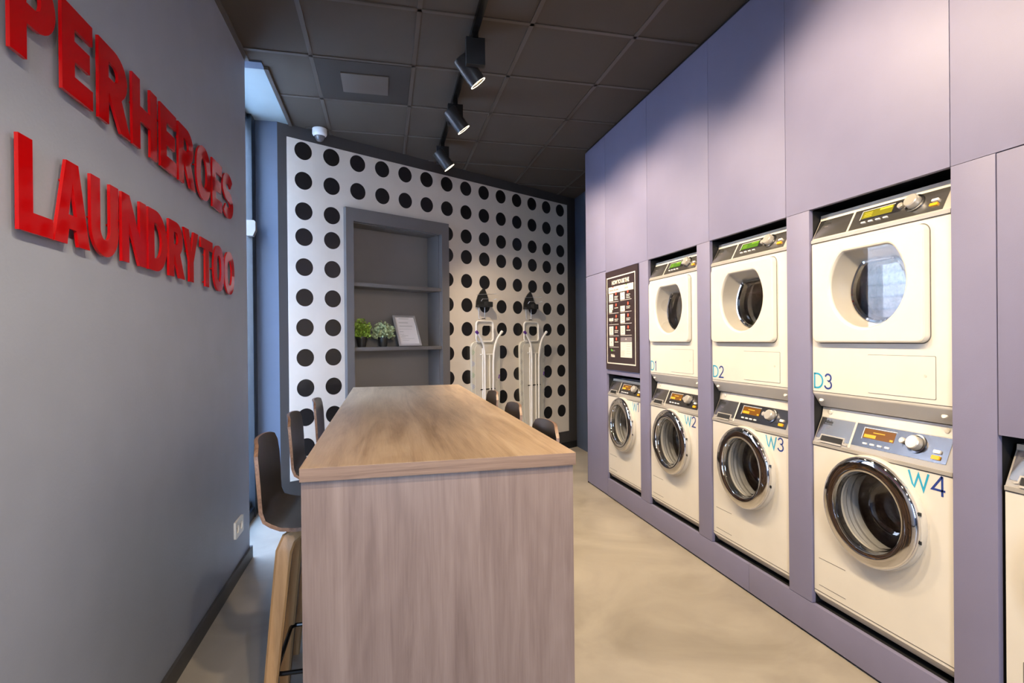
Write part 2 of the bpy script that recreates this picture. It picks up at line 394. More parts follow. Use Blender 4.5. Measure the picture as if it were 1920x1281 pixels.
# front wall behind the camera with its shop window
mb = MB()
mb.extr([rect(WX - 0.16, 2.6, 0, CEIL + 0.02), rect(-0.35, 0.35, 0.9, 2.8)], 0, 0.1, m_lwall, Matrix.Translation((0, YB, 0)) @ XZ); struct('wall_front', mb)
mb = MB(); mb.box(-0.35, 0.35, YB - 0.06, YB - 0.05, 0.9, 2.8, m_glass); o = struct('window_1', mb)
mb = MB()
for x in (-0.35, 0.30): mb.box(x, x + 0.05, YB - 0.08, YB - 0.02, 0.9, 2.8, m_frame)
for z in (0.9, 2.75): mb.box(-0.35, 0.35, YB - 0.08, YB - 0.02, z, z + 0.05, m_frame)
struct('trim_4', mb)
# side window beyond the end of the left wall
mb = MB(); mb.box(-1.005, -0.995, 3.45, 4.50, 0.10, CEIL, m_glass); struct('window_2', mb)
mb = MB()
mb.box(-1.03, -0.945, 4.40, 4.518, 0, CEIL, m_frame, 0.003); mb.box(-1.03, -0.975, 3.40, 3.47, 0, CEIL, m_frame)
mb.box(-1.03, -0.95, 3.40, 4.518, 0, 0.075, m_frame, 0.003); mb.box(-1.03, -0.975, 3.40, 4.518, 2.96, CEIL, m_frame)
mb.box(-1.03, -0.975, 3.40, 4.518, 0.075, 0.12, m_frame, 0.003)
struct('trim_5', mb)
# skirting
mb = MB(); mb.box(WX, WX + 0.014, YB, 3.575, 0, 0.072, m_base, 0.002); mb.box(WX - 0.02, WX + 0.014, 3.571, 3.585, 0, 0.072, m_base, 0.002); struct('baseboard_left', mb)
mb = MB(); mb.box(-0.945, BX0, 4.508, 4.5195, 0, 0.07, m_black, 0.002); struct('baseboard_side', mb)
mb = MB(); mb.box(0.01, SEND - 0.02, -0.012, -0.0005, 0, 0.08, m_black, 0.002); o = on_back(mb, 'baseboard_back'); tag(o, kind='structure')
# outside: pavement and a brick wall across the street
mb = MB(); mb.box(-14, -1.05, -14, 18, -0.10, -0.02, m_pave); mb.box(-14, 14, -14, YB - 0.12, -0.2, -0.11, m_pave)
struct('floor_outside', mb)
mb = MB(); mb.box(-5.8, -5.5, -6, 18, -0.02, 8.0, m_brick); o = mb.build('brick_wall'); tag(o, 'pale brick wall outside beyond the side window', 'wall')

# ------------------------------------------------------------------ dotted wall covering
mb = MB()
SH = (0.535, 1.595, 2.425)      # shelf unit outline
mb.extr([[(0.071, 0.21), (SH[0] + .01, 0.21), (SH[0] + .01, SH[2] - .01), (SH[1] - .01, SH[2] - .01), (SH[1] - .01, 0.21), (3.38, 0.21), (3.38, 2.905), (0.071, 2.905)]], 0.0, 0.004, m_panelw)
zr = [2.820, 2.583, 2.341, 2.135, 1.896, 1.654, 1.415, 1.174, 0.933, 0.700, 0.462, 0.30]
for i in range(14):
    for z in zr:
        s_ = 0.200 + 0.2348 * i; r = 0.0705
        if z < 0.35: continue
        if z < SH[2] + 0.05 and SH[0] - 0.02 < s_ - r and s_ + r < SH[1] + 0.02: continue
        pts = circ(s_, z, r, 40)
        if z < SH[2] + 0.05 and SH[0] < s_ < SH[1] + 0.07: pts = [(max(p[0], SH[1] - 0.005), p[1]) for p in pts] if s_ > 1.2 else [(min(p[0], SH[0] + 0.005), p[1]) for p in pts]
        uniq = []
        for p in pts:
            if not uniq or (Vector(p) - Vector(uniq[-1])).length > 1e-5: uniq.append(p)
        if len(uniq) > 3: mb.extr([uniq], 0.0041, 0.0046, m_dot)
o = on_back(mb, 'dotted_wall_panel'); o.location.x += 0.001 * sin(t30); o.location.y -= 0.001 * cos(t30)
tag(o, 'white wall covering with rows of black dots on the slanted back wall', 'wall panel')

# ------------------------------------------------------------------ recessed shelf unit
su = thing('shelf_unit', (BX0, BY0, 0), t30, 'tall grey recessed shelf unit built into the dotted wall', 'shelf')
mb = MB(); mb.extr([[(SH[0], 0.0), (NX0, 0.0), (NX0, NZ), (NX1, NZ), (NX1, 0.0), (SH[1], 0.0), (SH[1], SH[2]), (SH[0], SH[2])]], 0.0, 0.05, m_shelf)
mb.build('frame', su)
mb = MB()
mb.box(NX0, NX0 + 0.006, 0.0, 0.186, 0.06, NZ, m_shelf); mb.box(NX1 - 0.006, NX1, -0.0, 0.186, 0.06, NZ, m_shelf); mb.box(NX0, NX1, 0, 0.186, NZ - 0.006, NZ, m_shelf)
mb.build('lining', su)
for z in (1.802, 1.250):
    mb = MB(); mb.box(NX0 + 0.002, NX1 - 0.002, -0.035, 0.186, z - 0.032, z, m_shelf, 0.001); mb.build('shelf', su)
mb = MB(); mb.box(NX0 + 0.002, NX1 - 0.002, -0.035, 0.186, 0.68, 0.712, m_shelf, 0.001); mb.build('shelf', su)

# potted plants on the shelf
def on_back_thing(name, s_, off, z, label, cat, rz=0.0, group=None):
    x, y = bw(s_, off); return thing(name, (x, y, z), t30 + rz, label, cat, group)
def plant(s_, off, lm, label, spread, h, n, seed, leaf):
    rnd = random.Random(seed)
    p = on_back_thing('potted_plant', s_, off, 1.250, label, 'plant')
    mb = MB(); mb.lathe([(0.034, 0.0), (0.048, 0.082), (0.052, 0.082), (0.052, 0.09), (0.047, 0.09), (0.045, 0.075), (0.0, 0.075)], m_pot, seg=28, cap0=True); mb.build('pot', p)
    mb = MB()
    for k in range(n):
        a = rnd.uniform(0, 2 * pi); el = rnd.uniform(0.05, 1.0); rr = spread * sqrt(rnd.random())
        base = Vector((0.02 * cos(a), 0.02 * sin(a), 0.078)); tip = Vector((rr * cos(a), 0.75 * rr * sin(a), 0.085 + h * el * (1.05 - 0.5 * (rr / spread) ** 2)))
        if k % 4 == 0: mb.tube([base, (base + tip) / 2 + Vector((0, 0, 0.012)), tip], 0.0009, lm, seg=4, cap=False)
        for j in range(3):
            c = tip + Vector((rnd.gauss(0, 0.008), rnd.gauss(0, 0.008), rnd.gauss(0, 0.008)))
            d = Vector((rnd.gauss(0, 1), rnd.gauss(0, 1), rnd.gauss(0.4, 0.8))).normalized(); sd = d.cross(Vector((rnd.gauss(0, 1), rnd.gauss(0, 1), rnd.gauss(0, 1)))).normalized()
            L = leaf * rnd.uniform(0.7, 1.3); Wd = L * 0.36; nn = d.cross(sd) * L * 0.12
            i = mb.mi(lm); v = [mb.bm.verts.new(q) for q in (c, c + d * L * .35 + sd * Wd + nn, c + d * L * .75 + sd * Wd * .7, c + d * L, c + d * L * .75 - sd * Wd * .7, c + d * L * .35 - sd * Wd + nn)]
            mb.face(v, i)
    mb.build('foliage', p)
plant(0.722, -0.055, m_leafA, 'bright green bushy plant in a black pot at the left end of the shelf', 0.078, 0.155, 260, 3, 0.018)
plant(0.930, -0.055, m_leafB, 'grey green leafy plant in a black pot beside the framed notice', 0.094, 0.125, 240, 5, 0.025)

# framed notice leaning back on the shelf
fn = on_back_thing('framed_notice', 1.185, -0.005, 1.250, 'silver framed printed notice leaning on the grey shelf right of the plants', 'picture frame')
LEAN = Matrix.Translation((0, 0.0, 0.003)) @ Matrix.Rotation(radians(-23), 4, 'X') @ XZ
FW, FH = 0.120, 0.305
mb = MB(); mb.extr([rect(-FW, FW, 0, FH), rect(-FW + .019, FW - .019, .019, FH - .019)], 0, 0.012, m_alu, LEAN)
mb.extr([rect(-FW + .01, FW - .01, .01, FH - .01)], 0.0, 0.003, m_gap, LEAN); mb.build('frame', fn)
mb = MB(); mb.extr([rect(-FW + .018, FW - .018, .018, FH - .018)], 0.0031, 0.005, m_paper, LEAN)
for (x0, x1, z, h_) in ((-.06, .045, .27, .006), (-.07, .03, .235, .004), (-.07, .03, .228, .003), (-.07, .07, .20, .004), (-.07, .07, .192, .003), (-.08, .06, .168, .003), (-.08, -.04, .14, .005),
                       (-.08, -.04, .115, .003), (-.07, .0, .10, .004), (-.08, -.03, .088, .003), (-.07, .06, .072, .003), (-.07, .0, .055, .003)):
    mb.extr([rect(x0, x1, z, z + h_)], 0.0051, 0.0054, m_lgrey, LEAN)
mb.build('printed_sheet', fn)

# ------------------------------------------------------------------ ironing boards with iron rests
def ironing_board(s0, label, vivid):
    x, y = bw(s0, 0.006)
    t = thing('ironing_board', (x, y, 0), t30, label, 'ironing board', 'ironing boards hung on the dotted wall')
    # board: blunt at the top, narrowing to a rounded nose at the bottom
    pts = arc(-0.13, 1.225, 0.06, 0.06, 180, 90, 6) + arc(0.13, 1.225, 0.06, 0.06, 90, 0, 6) + [(0.185, 0.75), (0.165, 0.45)] + arc(0, 0.30, 0.12, 0.20, 0, -180, 14) + [(-0.165, 0.45), (-0.185, 0.75)]
    mb = MB(); mb.extr([pts], 0.004, 0.034, m_boardw)
    mb.extr([[(px * 0.8, 0.74 + (pz - 0.74) * 0.95) for px, pz in pts]], 0.034, 0.038, m_white2)
    for k in range(9):       # floral print on the wrapped edge of the cover
        z = 1.18 - 0.115 * k; col = (m_cloth_g if k % 2 == 0 else m_cloth_b) if vivid else m_grey
        for sx in ((-1,) if vivid else (-1, 1)):
            cx = sx * 0.172
            if z < 0.5: continue
            for q in range(3):
                c = (cx + 0.008 * cos(q * 2.1), z + 0.016 * sin(q * 2.1))
                mb.extr(stroke(circ(c[0], c[1], 0.010, 10), 0.0022, True), 0.0342, 0.0347, col)
    b = mb.build('board', t)
    # iron tray with a cut-out at the head
    mb = MB()
    mb.tube([(px, -0.03, pz) for px, pz in rrect(-0.125, 0.10, 1.285, 1.495, 0.035, 5)], 0.010, m_tubew, closed=True)
    mb.extr([rrect(-0.118, 0.094, 1.29, 1.49, 0.03, 5), [(px, pz) for px, pz in reversed(rrect(-0.045, 0.085, 1.315, 1.45, 0.03, 5))]], 0.022, 0.028, m_white2)
    mb.box(-0.125, 0.10, -0.034, -0.006, 1.255, 1.292, m_tubew, 0.003)
    mb.build('iron_tray', t)
    # folded tube legs
    for k, (sx, xf, xs) in enumerate(((-1, -0.158, -0.040), (1, 0.180, 0.072))):
        mb = MB(); mb.tube([(xf, -0.075, 1.383), (xf - sx * 0.022, -0.075, 1.363), (xf - sx * 0.06, -0.07, 1.315), (xs + sx * 0.022, -0.068, 1.255), (xs + sx * 0.006, -0.064, 1.18), (xs, -0.06, 1.08), (xs - 0.004, -0.058, 0.5), (xs - 0.004, -0.05, 0.13)], 0.0115, m_tubew)
        lg = mb.build('leg', t)
        mb = MB(); d = -sx * 0.7
        c = m_purple if sx < 0 else m_tubew
        mb.tube([(xf + sx * 0.006, -0.075, 1.390), (xf - sx * 0.016, -0.075, 1.369)], 0.0145, c); mb.build('end_cap', lg)
    for xs, r, z1 in ((-0.062, 0.008, 1.22), (0.03, 0.0095, 1.15)):
        mb = MB(); mb.tube([(xs, -0.052, z1), (xs, -0.052, 0.16)], r, m_tubew); mb.build('leg', t)
    mb = MB(); mb.tube([(-0.09, -0.052, 1.155), (0.10, -0.052, 1.155)], 0.006, m_tubew); mb.build('crossbar', t)
    mb = MB(); mb.tube([(-0.09, -0.052, 0.80), (0.10, -0.052, 0.80)], 0.006, m_iron); mb.build('crossbar', t)
    mb = MB(); mb.tube([(0.165, -0.05, 0.94), (0.150, -0.055, 0.90)], 0.006, m_purple); mb.tube([(0.150, -0.055, 0.90), (0.135, -0.05, 0.885), (0.12, -0.045, 0.893)], 0.0025, m_wire); mb.build('release_lever', t)
    # wall-mounted iron rest above the board
    x, y = bw(s0, 0.006)
    h = thing('iron_holder', (x, y, 0), t30, 'black iron holder above the ' + label.replace('white ', ''), 'iron holder', 'iron holders on the dotted wall')
    pl = [(-0.108, 1.637), (0.065, 1.637)] + [(0.062, 1.69), (0.050, 1.745), (0.030, 1.79), (0.006, 1.835), (-0.006, 1.835), (-0.045, 1.80), (-0.080, 1.755), (-0.102, 1.70)]
    mb = MB(); mb.extr([pl], 0.0, 0.012, m_pot); mb.box(0.0, 0.072, -0.065, -0.005, 1.642, 1.696, m_pot, 0.006); mb.box(-0.10, 0.02, -0.05, -0.005, 1.637, 1.66, m_pot, 0.004)
    mb.build('rest_plate', h)
    mb = MB()
    mb.tube([(-0.10, -0.016, 1.765), (0.040, -0.018, 1.776), (0.050, -0.07, 1.770), (0.068, -0.12, 1.775)], 0.0028, m_wire, seg=6)
    mb.tube([(-0.045, -0.016, 1.700), (-0.038, -0.03, 1.722), (0.05, -0.03, 1.727)], 0.0034, m_wire, seg=6)
    mb.tube([(0.055, -0.08, 1.712), (0.06, -0.11, 1.718), (0.07, -0.125, 1.72)], 0.0026, m_wire, seg=6)
    mb.tube([(-0.075, -0.012, 1.640), (-0.075, -0.012, 1.525), (-0.068, -0.026, 1.515)], 0.0026, m_wire, seg=6)
    mb.tube([(0.005, -0.012, 1.640), (0.005, -0.012, 1.525), (0.005, -0.026, 1.515)], 0.0034, m_wire, seg=6)
    mb.tube([(-0.05, -0.03, 1.520), (-0.01, -0.034, 1.523)], 0.0045, m_pot, seg=6)
    mb.build('hook_wires', h)
ironing_board(2.062, 'white ironing board with green and blue flower edge, left of two', True)
ironing_board(2.737, 'white ironing board with dark patterned edge, nearest the right corner', False)

# ------------------------------------------------------------------ red acrylic letters
def glyph(ch, w_, h, t):
    H = h; K = lambda *p: list(p)
    if ch == 'L': return [[(0, 0), (w_, 0), (w_, t * .92), (t, t * .92), (t, H), (0, H)]]
    if ch == 'E':
        a = t * .92; mlo, mhi = H / 2 - a / 2 + .004, H / 2 + a / 2 + .004
        return [[(0, 0), (w_, 0), (w_, a), (t, a), (t, mlo), (w_ * .9, mlo), (w_ * .9, mhi), (t, mhi), (t, H - a), (w_, H - a), (w_, H), (0, H)]]
    if ch == 'H': return [[(0, 0), (t, 0), (t, H * .41), (w_ - t, H * .41), (w_ - t, 0), (w_, 0), (w_, H), (w_ - t, H), (w_ - t, H * .62), (t, H * .62), (t, H), (0, H)]]
    if ch == 'T': return [[(w_ / 2 - t / 2, 0), (w_ / 2 + t / 2, 0), (w_ / 2 + t / 2, H - t * .9), (w_, H - t * .9), (w_, H), (0, H), (0, H - t * .9), (w_ / 2 - t / 2, H - t * .9)]]
    if ch == 'N': return [[(0, 0), (t * .95, 0), (t * .95, H * .60), (w_ - t * 1.05, 0), (w_, 0), (w_, H), (w_ - t * .95, H), (w_ - t * .95, H * .42), (t * 1.05, H), (0, H)]]
    if ch == 'Y': return [[(w_ / 2 - t / 2, 0), (w_ / 2 + t / 2, 0), (w_ / 2 + t / 2, H * .40), (w_, H), (w_ - t * 1.12, H), (w_ / 2, H * .60), (t * 1.12, H), (0, H), (w_ / 2 - t / 2, H * .40)]]
    if ch == 'A':
        s_ = t * 1.1
        return [[(0, 0), (s_, 0), (s_ + .10 * w_ * .55, H * .19), (w_ - s_ - .10 * w_ * .55, H * .19), (w_ - s_, 0), (w_, 0), (w_ / 2 + t * .55, H), (w_ / 2 - t * .55, H)],
                [(w_ / 2 - t * .38, H * .36), (w_ / 2 + t * .38, H * .36), (w_ / 2, H * .76)]]
    if ch in 'PR':
        ly = H * (.36 if ch == 'P' else .40); ry = (H - ly) / 2; cyy = ly + ry; rx = w_ * .46 if ch == 'P' else w_ * .42
        ww = w_ if ch == 'P' else w_ * .88
        bowl = arc(ww - rx, cyy, rx, ry, -90, 90, 14)
        out = [(0, 0), (t, 0), (t, ly)]
        if ch == 'R': out += [(t + .02 * w_, ly), (w_ - t * 1.15, 0), (w_, 0), (ww - rx * .45, ly + t * .16)] + [p for p in bowl if p[0] > ww - rx * .5 or p[1] > cyy]
        else: out += bowl
        out += [(0, H)]
        a = t * .8; inn = [(t, ly + a)] + arc(ww - rx, cyy, rx - t, ry - a, -90, 90, 10) + [(t, H - a)]
        return [out, inn]
    if ch == 'D':
        rx = w_ * .62; a = t * .88
        return [[(0, 0)] + arc(w_ - rx, H / 2, rx, H / 2, -90, 90, 18) + [(0, H)], [(t, a)] + arc(w_ - rx, H / 2, rx - t, H / 2 - a, -90, 90, 14) + [(t, H - a)]]
    if ch == 'O':
        def se(rx, ry): return [(w_ / 2 + rx * math.copysign(abs(cos(a)) ** .88, cos(a)), H / 2 + ry * math.copysign(abs(sin(a)) ** .88, sin(a))) for a in [2 * pi * k / 44 for k in range(44)]]
        return [se(w_ / 2, H / 2 + .004), se(w_ / 2 - t, H / 2 - t * .85)]
    if ch == 'U':
        ri = w_ / 2 - t
        return [[(0, H)] + arc(w_ / 2, w_ * .48, w_ / 2, w_ * .48 + .004, 180, 360, 18) + [(w_, H), (w_ - t, H)] + arc(w_ / 2, w_ * .48, ri, w_ * .48 - t * .85, 360, 180, 14) + [(t, H)]]
    if ch == 'S':
        rx = w_ / 2 - t / 2; ry = (H / 2 - t / 2) / 2 + .001
        sp = arc(w_ / 2, H / 2 + ry, rx, ry, 28, 262, 18) + arc(w_ / 2, H / 2 - ry, rx, ry, 82, -152, 18)
        return stroke(sp, t * .94)
row1 = [('P', 1.397, 1.568), ('E', 1.595, 1.744), ('R', 1.777, 1.978), ('H', 1.990, 2.187), ('E', 2.217, 2.374), ('R', 2.396, 2.594), ('O', 2.606, 2.809), ('E', 2.831, 2.990), ('S', 3.003, 3.198)]
row2 = [('L', 1.420, 1.548), ('A', 1.553, 1.719), ('U', 1.726, 1.886), ('N', 1.908, 2.085), ('D', 2.102, 2.269), ('R', 2.286, 2.452), ('Y', 2.445, 2.620), ('T', 2.655, 2.824), ('O', 2.836, 3.012), ('O', 3.020, 3.205)]
seen = {}
ordn = {0: 'first', 1: 'second', 2: 'third'}
for row, z0, H_, t_, rn in ((row1, 1.945, 0.232, 0.058, 'upper'), (row2, 1.555, 0.214, 0.051, 'lower')):
    prev = None
    for j, (ch, a, b) in enumerate(row):
        mb = MB(); lp = glyph(ch, b - a, H_, t_)
        mb.extr(lp, 0.0120, 0.0200, m_red)
        fl = [p for l_ in lp for p in l_]; tr_ = tessellate_polygon([[Vector((p[0], p[1], 0)) for p in l_] for l_ in lp])
        def inr(t_): a_, b_, c_ = [Vector(fl[i_]) for i_ in t_]; return abs((b_ - a_).cross(c_ - a_)) / ((b_ - a_).length + (c_ - b_).length + (a_ - c_).length)
        for tq in sorted(tr_, key=inr)[-2:]:      # stand-off pins
            a_, b_, c_ = [Vector(fl[i_]) for i_ in tq]; la, lb, lc = (b_ - c_).length, (a_ - c_).length, (a_ - b_).length
            q = (a_ * la + b_ * lb + c_ * lc) / (la + lb + lc); mb.extr([circ(q.x, q.y, 0.003, 10)], 0.0, 0.0120, m_red)
        o = mb.build('wall_letter', sharp=0.5); o.location = (WX, a, z0); o.rotation_euler = (0, 0, radians(90))
        nxt = row[j + 1][0] if j + 1 < len(row) else None
        where = ('between %s and %s' % (prev, nxt)) if prev and nxt else ('before %s, near end' % nxt if nxt else 'after %s, far end' % prev)
        tag(o, 'red acrylic letter %s %s, %s line of wall letters' % (ch, where, rn), 'letter', 'red letters on the left wall')
        prev = ch

# wall socket and small sensor
so = thing('wall_socket', (WX, 3.215, 0.232), radians(90), 'white double wall socket low on the grey left wall', 'socket')
mb = MB(); mb.extr([rrect(0, 0.165, 0, 0.092, 0.008, 4), circ(0.045, 0.046, 0.024, 24)[::-1], circ(0.12, 0.046, 0.024, 24)[::-1]], 0, 0.011, m_cammat); mb.build('cover_plate', so)
for cx in (0.045, 0.12):
    mb = MB(); mb.extr([circ(cx, 0.046, 0.024, 24)], 0, 0.004, m_white2); mb.extr([circ(cx - .008, 0.046, 0.003, 10)], .004, .0045, m_ink); mb.extr([circ(cx + .008, 0.046, 0.003, 10)], .004, .0045, m_ink); mb.build('socket_insert', so)
mb = MB()
prof = [(0, 0), (0.052, 0.0), (0.062, 0.01), (0.062, 0.075), (0.044, 0.115), (0, 0.115)]
i_ = mb.mi(m_cammat)
Mz = Matrix(((1, 0, 0, 0), (0, 0, 1, 0), (0, -1, 0, 0), (0, 0, 0, 1)))
mb.extr([[(p[0], p[1]) for p in prof]], 0.0, 0.05, m_sens, Mz)
o = mb.build('motion_sensor'); o.location = (-0.975, 4.345, 2.20); tag(o, 'small white sensor on the dark side window frame', 'sensor')

# dome camera under the ceiling
dc = thing('dome_camera', (-0.484, 4.60, CEIL), 0, 'white dome security camera under the ceiling at the dotted wall', 'security camera')
mb = MB(); mb.lathe([(0.054, 0.0), (0.056, -0.004), (0.056, -0.042), (0.052, -0.052), (0.042, -0.060), (0.0, -0.056)], m_cammat, seg=40, cap0=True); mb.build('housing', dc)
mb = MB(); mb.lathe([(0.0415, -0.055)] + [(0.0415 * cos(a), -0.060 - 0.042 * sin(a)) for a in [k * pi / 16 for k in range(1, 9)]], m_dome, seg=32); mb.build('dome', dc)
# ceiling diffuser
cv = thing('ceiling_vent', (-0.106, 3.727, CEIL), 0, 'dark square ceiling diffuser with a paler centre plate', 'vent')
mb = MB(); mb.box(-0.287, 0.287, -0.28, 0.28, -0.002, 0.005, m_vent); mb.build('frame', cv)
mb = MB(); mb.box(-0.145, 0.15, -0.135, 0.135, -0.010, -0.002, m_vent2, 0.002); mb.build('centre_plate', cv)

# ------------------------------------------------------------------ track and spotlights
tr = thing('lighting_track', (LX, 0, CEIL), 0, 'black lighting track running along the dark ceiling', 'track')
mb = MB(); mb.box(-0.018, 0.018, YB + 0.2, 4.78, -0.033, 0.0, m_iron, 0.002); mb.build('rail', tr)
for y in (1.62, 2.46, 3.3, 4.12):
    mb = MB(); mb.box(-0.020, 0.020, y - 0.03, y + 0.03, -0.036, -0.002, m_can, 0.002); mb.build('connector', tr)
labels = {0: 'dark grey track spotlight farthest away, nearest the dotted wall', 1: 'dark grey track spotlight in the middle of the three', 2: 'dark grey track spotlight nearest the viewer with its black gear box in front'}
AIM = {4: (0.88, -0.05, -0.45), 0: (0.62, 0.08, -0.78), 1: (0.62, 0.08, -0.78), 2: (0.62, 0.08, -0.78), 5: (-0.02, 0.50, -0.85), 6: (0.05, 0.62, -0.78), 7: (-0.25, 0.60, -0.76)}  # last three lamps, out of view, are aimed forward as added warm fill
def spotlight(y, k):
    l = labels.get(k, 'unseen dark grey track spotlight on the ceiling track behind the three in view')
    t = thing('track_spotlight', (LX, y, CEIL - 0.033), 0, l, 'spotlight', 'spotlights on the ceiling track')
    mb = MB(); mb.box(-0.016, 0.016, -0.03, 0.03, -0.03, 0.0, m_iron, 0.002); mb.box(-0.050, 0.054, -0.020, 0.020, -0.172, -0.025, m_black, 0.003); mb.build('gear_box', t)
    ax = Vector(AIM.get(k, (0.62, -0.02, -0.78))).normalized()
    c0 = Vector((0.0, -0.074, -0.158)) if k != 2 else Vector((-0.020, 0.072, -0.165))
    q = ax.to_track_quat('Z', 'Y').to_matrix().to_4x4(); M = Matrix.Translation(c0) @ q
    mb = MB(); mb.lathe([(0.0, -0.080), (0.045, -0.080), (0.048, -0.075), (0.048, 0.080), (0.045, 0.080), (0.043, 0.060)], m_can, M, 36); mb.build('lamp_head', t)
    mb = MB(); mb.lathe([(0.0470, 0.0805), (0.0475, 0.082), (0.0455, 0.082), (0.0455, 0.0805)], m_lens, M, 36); 
    mb.build('lit_rim', t)
    mb = MB(); mb.lathe([(0.043, 0.074), (0.028, 0.058)], m_reflr, M, 36); mb.lathe([(0.028, 0.059), (0.0, 0.059)], m_lens, M, 36); mb.build('lens', t)
    yy = -1 if c0.y < 0 else 1
    mb = MB(); mb.tube([(c0.x, yy * 0.018, c0.z + 0.01), c0 - Vector((0, yy * 0.040, -0.01))], 0.010, m_iron); mb.build('pivot', t)
    L = bpy.data.lights.new('spot_lamp', 'SPOT'); L.energy = SPOT_W; L.color = (1.0, 0.79, 0.53); L.spot_size = radians(102); L.spot_blend = 0.5; L.shadow_soft_size = 0.035
    lo = bpy.data.objects.new('spot_lamp', L); C.objects.link(lo); lo.parent = t
    lo.matrix_local = Matrix.Translation(c0 + ax * 0.085) @ (-ax).to_track_quat('Z', 'Y').to_matrix().to_4x4()
for k, y in enumerate(LAMPS): spotlight(y, k)

# ------------------------------------------------------------------ high table
TX0, TX1, TY0, TY1, TZ = -0.232, 0.575, 1.603, 4.345, 0.950
tb = thing('high_table', ((TX0 + TX1) / 2, (TY0 + TY1) / 2, 0), 0, 'long oak laminate high table down the middle of the room', 'table')
hx, hy = (TX1 - TX0) / 2, (TY1 - TY0) / 2
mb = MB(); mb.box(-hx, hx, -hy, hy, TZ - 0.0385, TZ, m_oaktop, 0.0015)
o = mb.build('tabletop', tb)
mb = MB(); mb.box(-hx + .0008, hx - .0008, -hy - 0.0006, -hy + 0.0005, TZ - 0.0375, TZ - 0.001, m_oakedge); mb.build('edge_band', o)
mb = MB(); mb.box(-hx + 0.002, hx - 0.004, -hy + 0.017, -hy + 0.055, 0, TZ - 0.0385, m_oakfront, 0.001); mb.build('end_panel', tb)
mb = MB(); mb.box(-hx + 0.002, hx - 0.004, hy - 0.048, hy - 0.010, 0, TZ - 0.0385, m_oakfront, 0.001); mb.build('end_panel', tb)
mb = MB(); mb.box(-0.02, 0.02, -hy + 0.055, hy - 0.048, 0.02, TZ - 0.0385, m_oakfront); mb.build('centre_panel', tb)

# ------------------------------------------------------------------ bar stools
def make_stool():
    t = thing('bar_stool', (0, 0, 0), 0, 'x', 'stool', 'plywood bar stools along the high table')
    P = [(-0.213, 0.985), (-0.207, 0.945), (-0.200, 0.90), (-0.195, 0.85), (-0.191, 0.80), (-0.187, 0.768), (-0.176, 0.743), (-0.156, 0.724), (-0.128, 0.714), (-0.085, 0.711), (-0.03, 0.714), (0.03, 0.718), (0.09, 0.719), (0.14, 0.714), (0.172, 0.702), (0.185, 0.690)]
    hw = [0.130, 0.163, 0.170, 0.168, 0.163, 0.162, 0.165, 0.172, 0.180, 0.185, 0.187, 0.187, 0.185, 0.180, 0.165, 0.140]
    nv = 10; rows = []
    for k, ((x, z), h) in enumerate(zip(P, hw)):
        r = []
        for j in range(nv + 1):
            v = -1 + 2 * j / nv; back = max(0, 1 - k / 7.0)
            r.append(Vector((x - 0.020 * back * (1 - v * v) * 1.0 + 0.014 * back, h * v, z + (0.010 * (v * v) if k > 6 else 0) - (0.012 * v ** 4 if k == 0 else 0))))
        rows.append(r)
    # thick shell: inner surface, outer surface, rim
    def nrm(k, j):
        a = rows[min(k + 1, len(rows) - 1)][j] - rows[max(k - 1, 0)][j]; b = rows[k][min(j + 1, nv)] - rows[k][max(j - 1, 0)]
        return a.cross(b).normalized()
    th = 0.0115; mb = MB(); i0 = mb.mi(m_ply); i1 = mb.mi(m_plyedge)
    A = [[mb.bm.verts.new(rows[k][j]) for j in range(nv + 1)] for k in range(len(rows))]
    B = [[mb.bm.verts.new(rows[k][j] - nrm(k, j) * th) for j in range(nv + 1)] for k in range(len(rows))]
    n = len(rows)
    for k in range(n - 1):
        for j in range(nv):
            mb.face([A[k][j], A[k + 1][j], A[k + 1][j + 1], A[k][j + 1]], i0); mb.face([B[k][j], B[k][j + 1], B[k + 1][j + 1], B[k + 1][j]], i0)
        for j in (0, nv): mb.face([A[k][j], A[k + 1][j], B[k + 1][j], B[k][j]], i1)
    for k in (0, n - 1):
        for j in range(nv): mb.face([A[k][j], A[k][j + 1], B[k][j + 1], B[k][j]], i1)
    mb.build('seat_shell', t)
    for sx in (-1, 1):
        for sy in (-1, 1):
            mb = MB()
            mb.tube([(sx * 0.055, sy * 0.10, 0.690), (sx * 0.085, sy * 0.118, 0.687), (sx * 0.112, sy * 0.134, 0.672), (sx * 0.124, sy * 0.142, 0.640), (sx * 0.130, sy * 0.146, 0.58), (sx * 0.158, sy * 0.160, 0.29), (sx * 0.184, sy * 0.175, 0.0)],
                    [(0.016, 0.018), (0.020, 0.020), (0.024, 0.022), (0.025, 0.022), (0.024, 0.021), (0.021, 0.019), (0.017, 0.016)], m_leg, square=True, rot=radians(28 * sx * sy))
            mb.build('leg', t)
    mb = MB(); mb.box(-0.09, 0.09, -0.10, 0.10, 0.684, 0.700, m_iron, 0.003); mb.build('seat_bracket', t)
    mb = MB(); mb.tube([(px, py, 0.255) for px, py in rrect(-0.152, 0.152, -0.153, 0.153, 0.02, 3)], 0.0072, m_iron, closed=True, seg=8); mb.build('footrest', t)
    return t
st0 = make_stool()
left = [(-0.190, 1.995, 'front of left side, nearest the viewer'), (-0.190, 2.605, 'middle of the left side'), (-0.160, 3.215, 'far end of the left side')]
right = [(0.405, 2.040, 'nearest the viewer on the right side'), (0.425, 2.660, 'middle of the right side'), (0.450, 3.330, 'far end of the right side')]
for k, (x, y, l) in enumerate(left + right):
    o = st0 if k == 0 else copy_tree(st0)
    o.location = (x, y, 0); o.rotation_euler = (0, 0, 0 if k < 3 else pi)
    o['label'] = 'dark plywood bar stool, ' + l

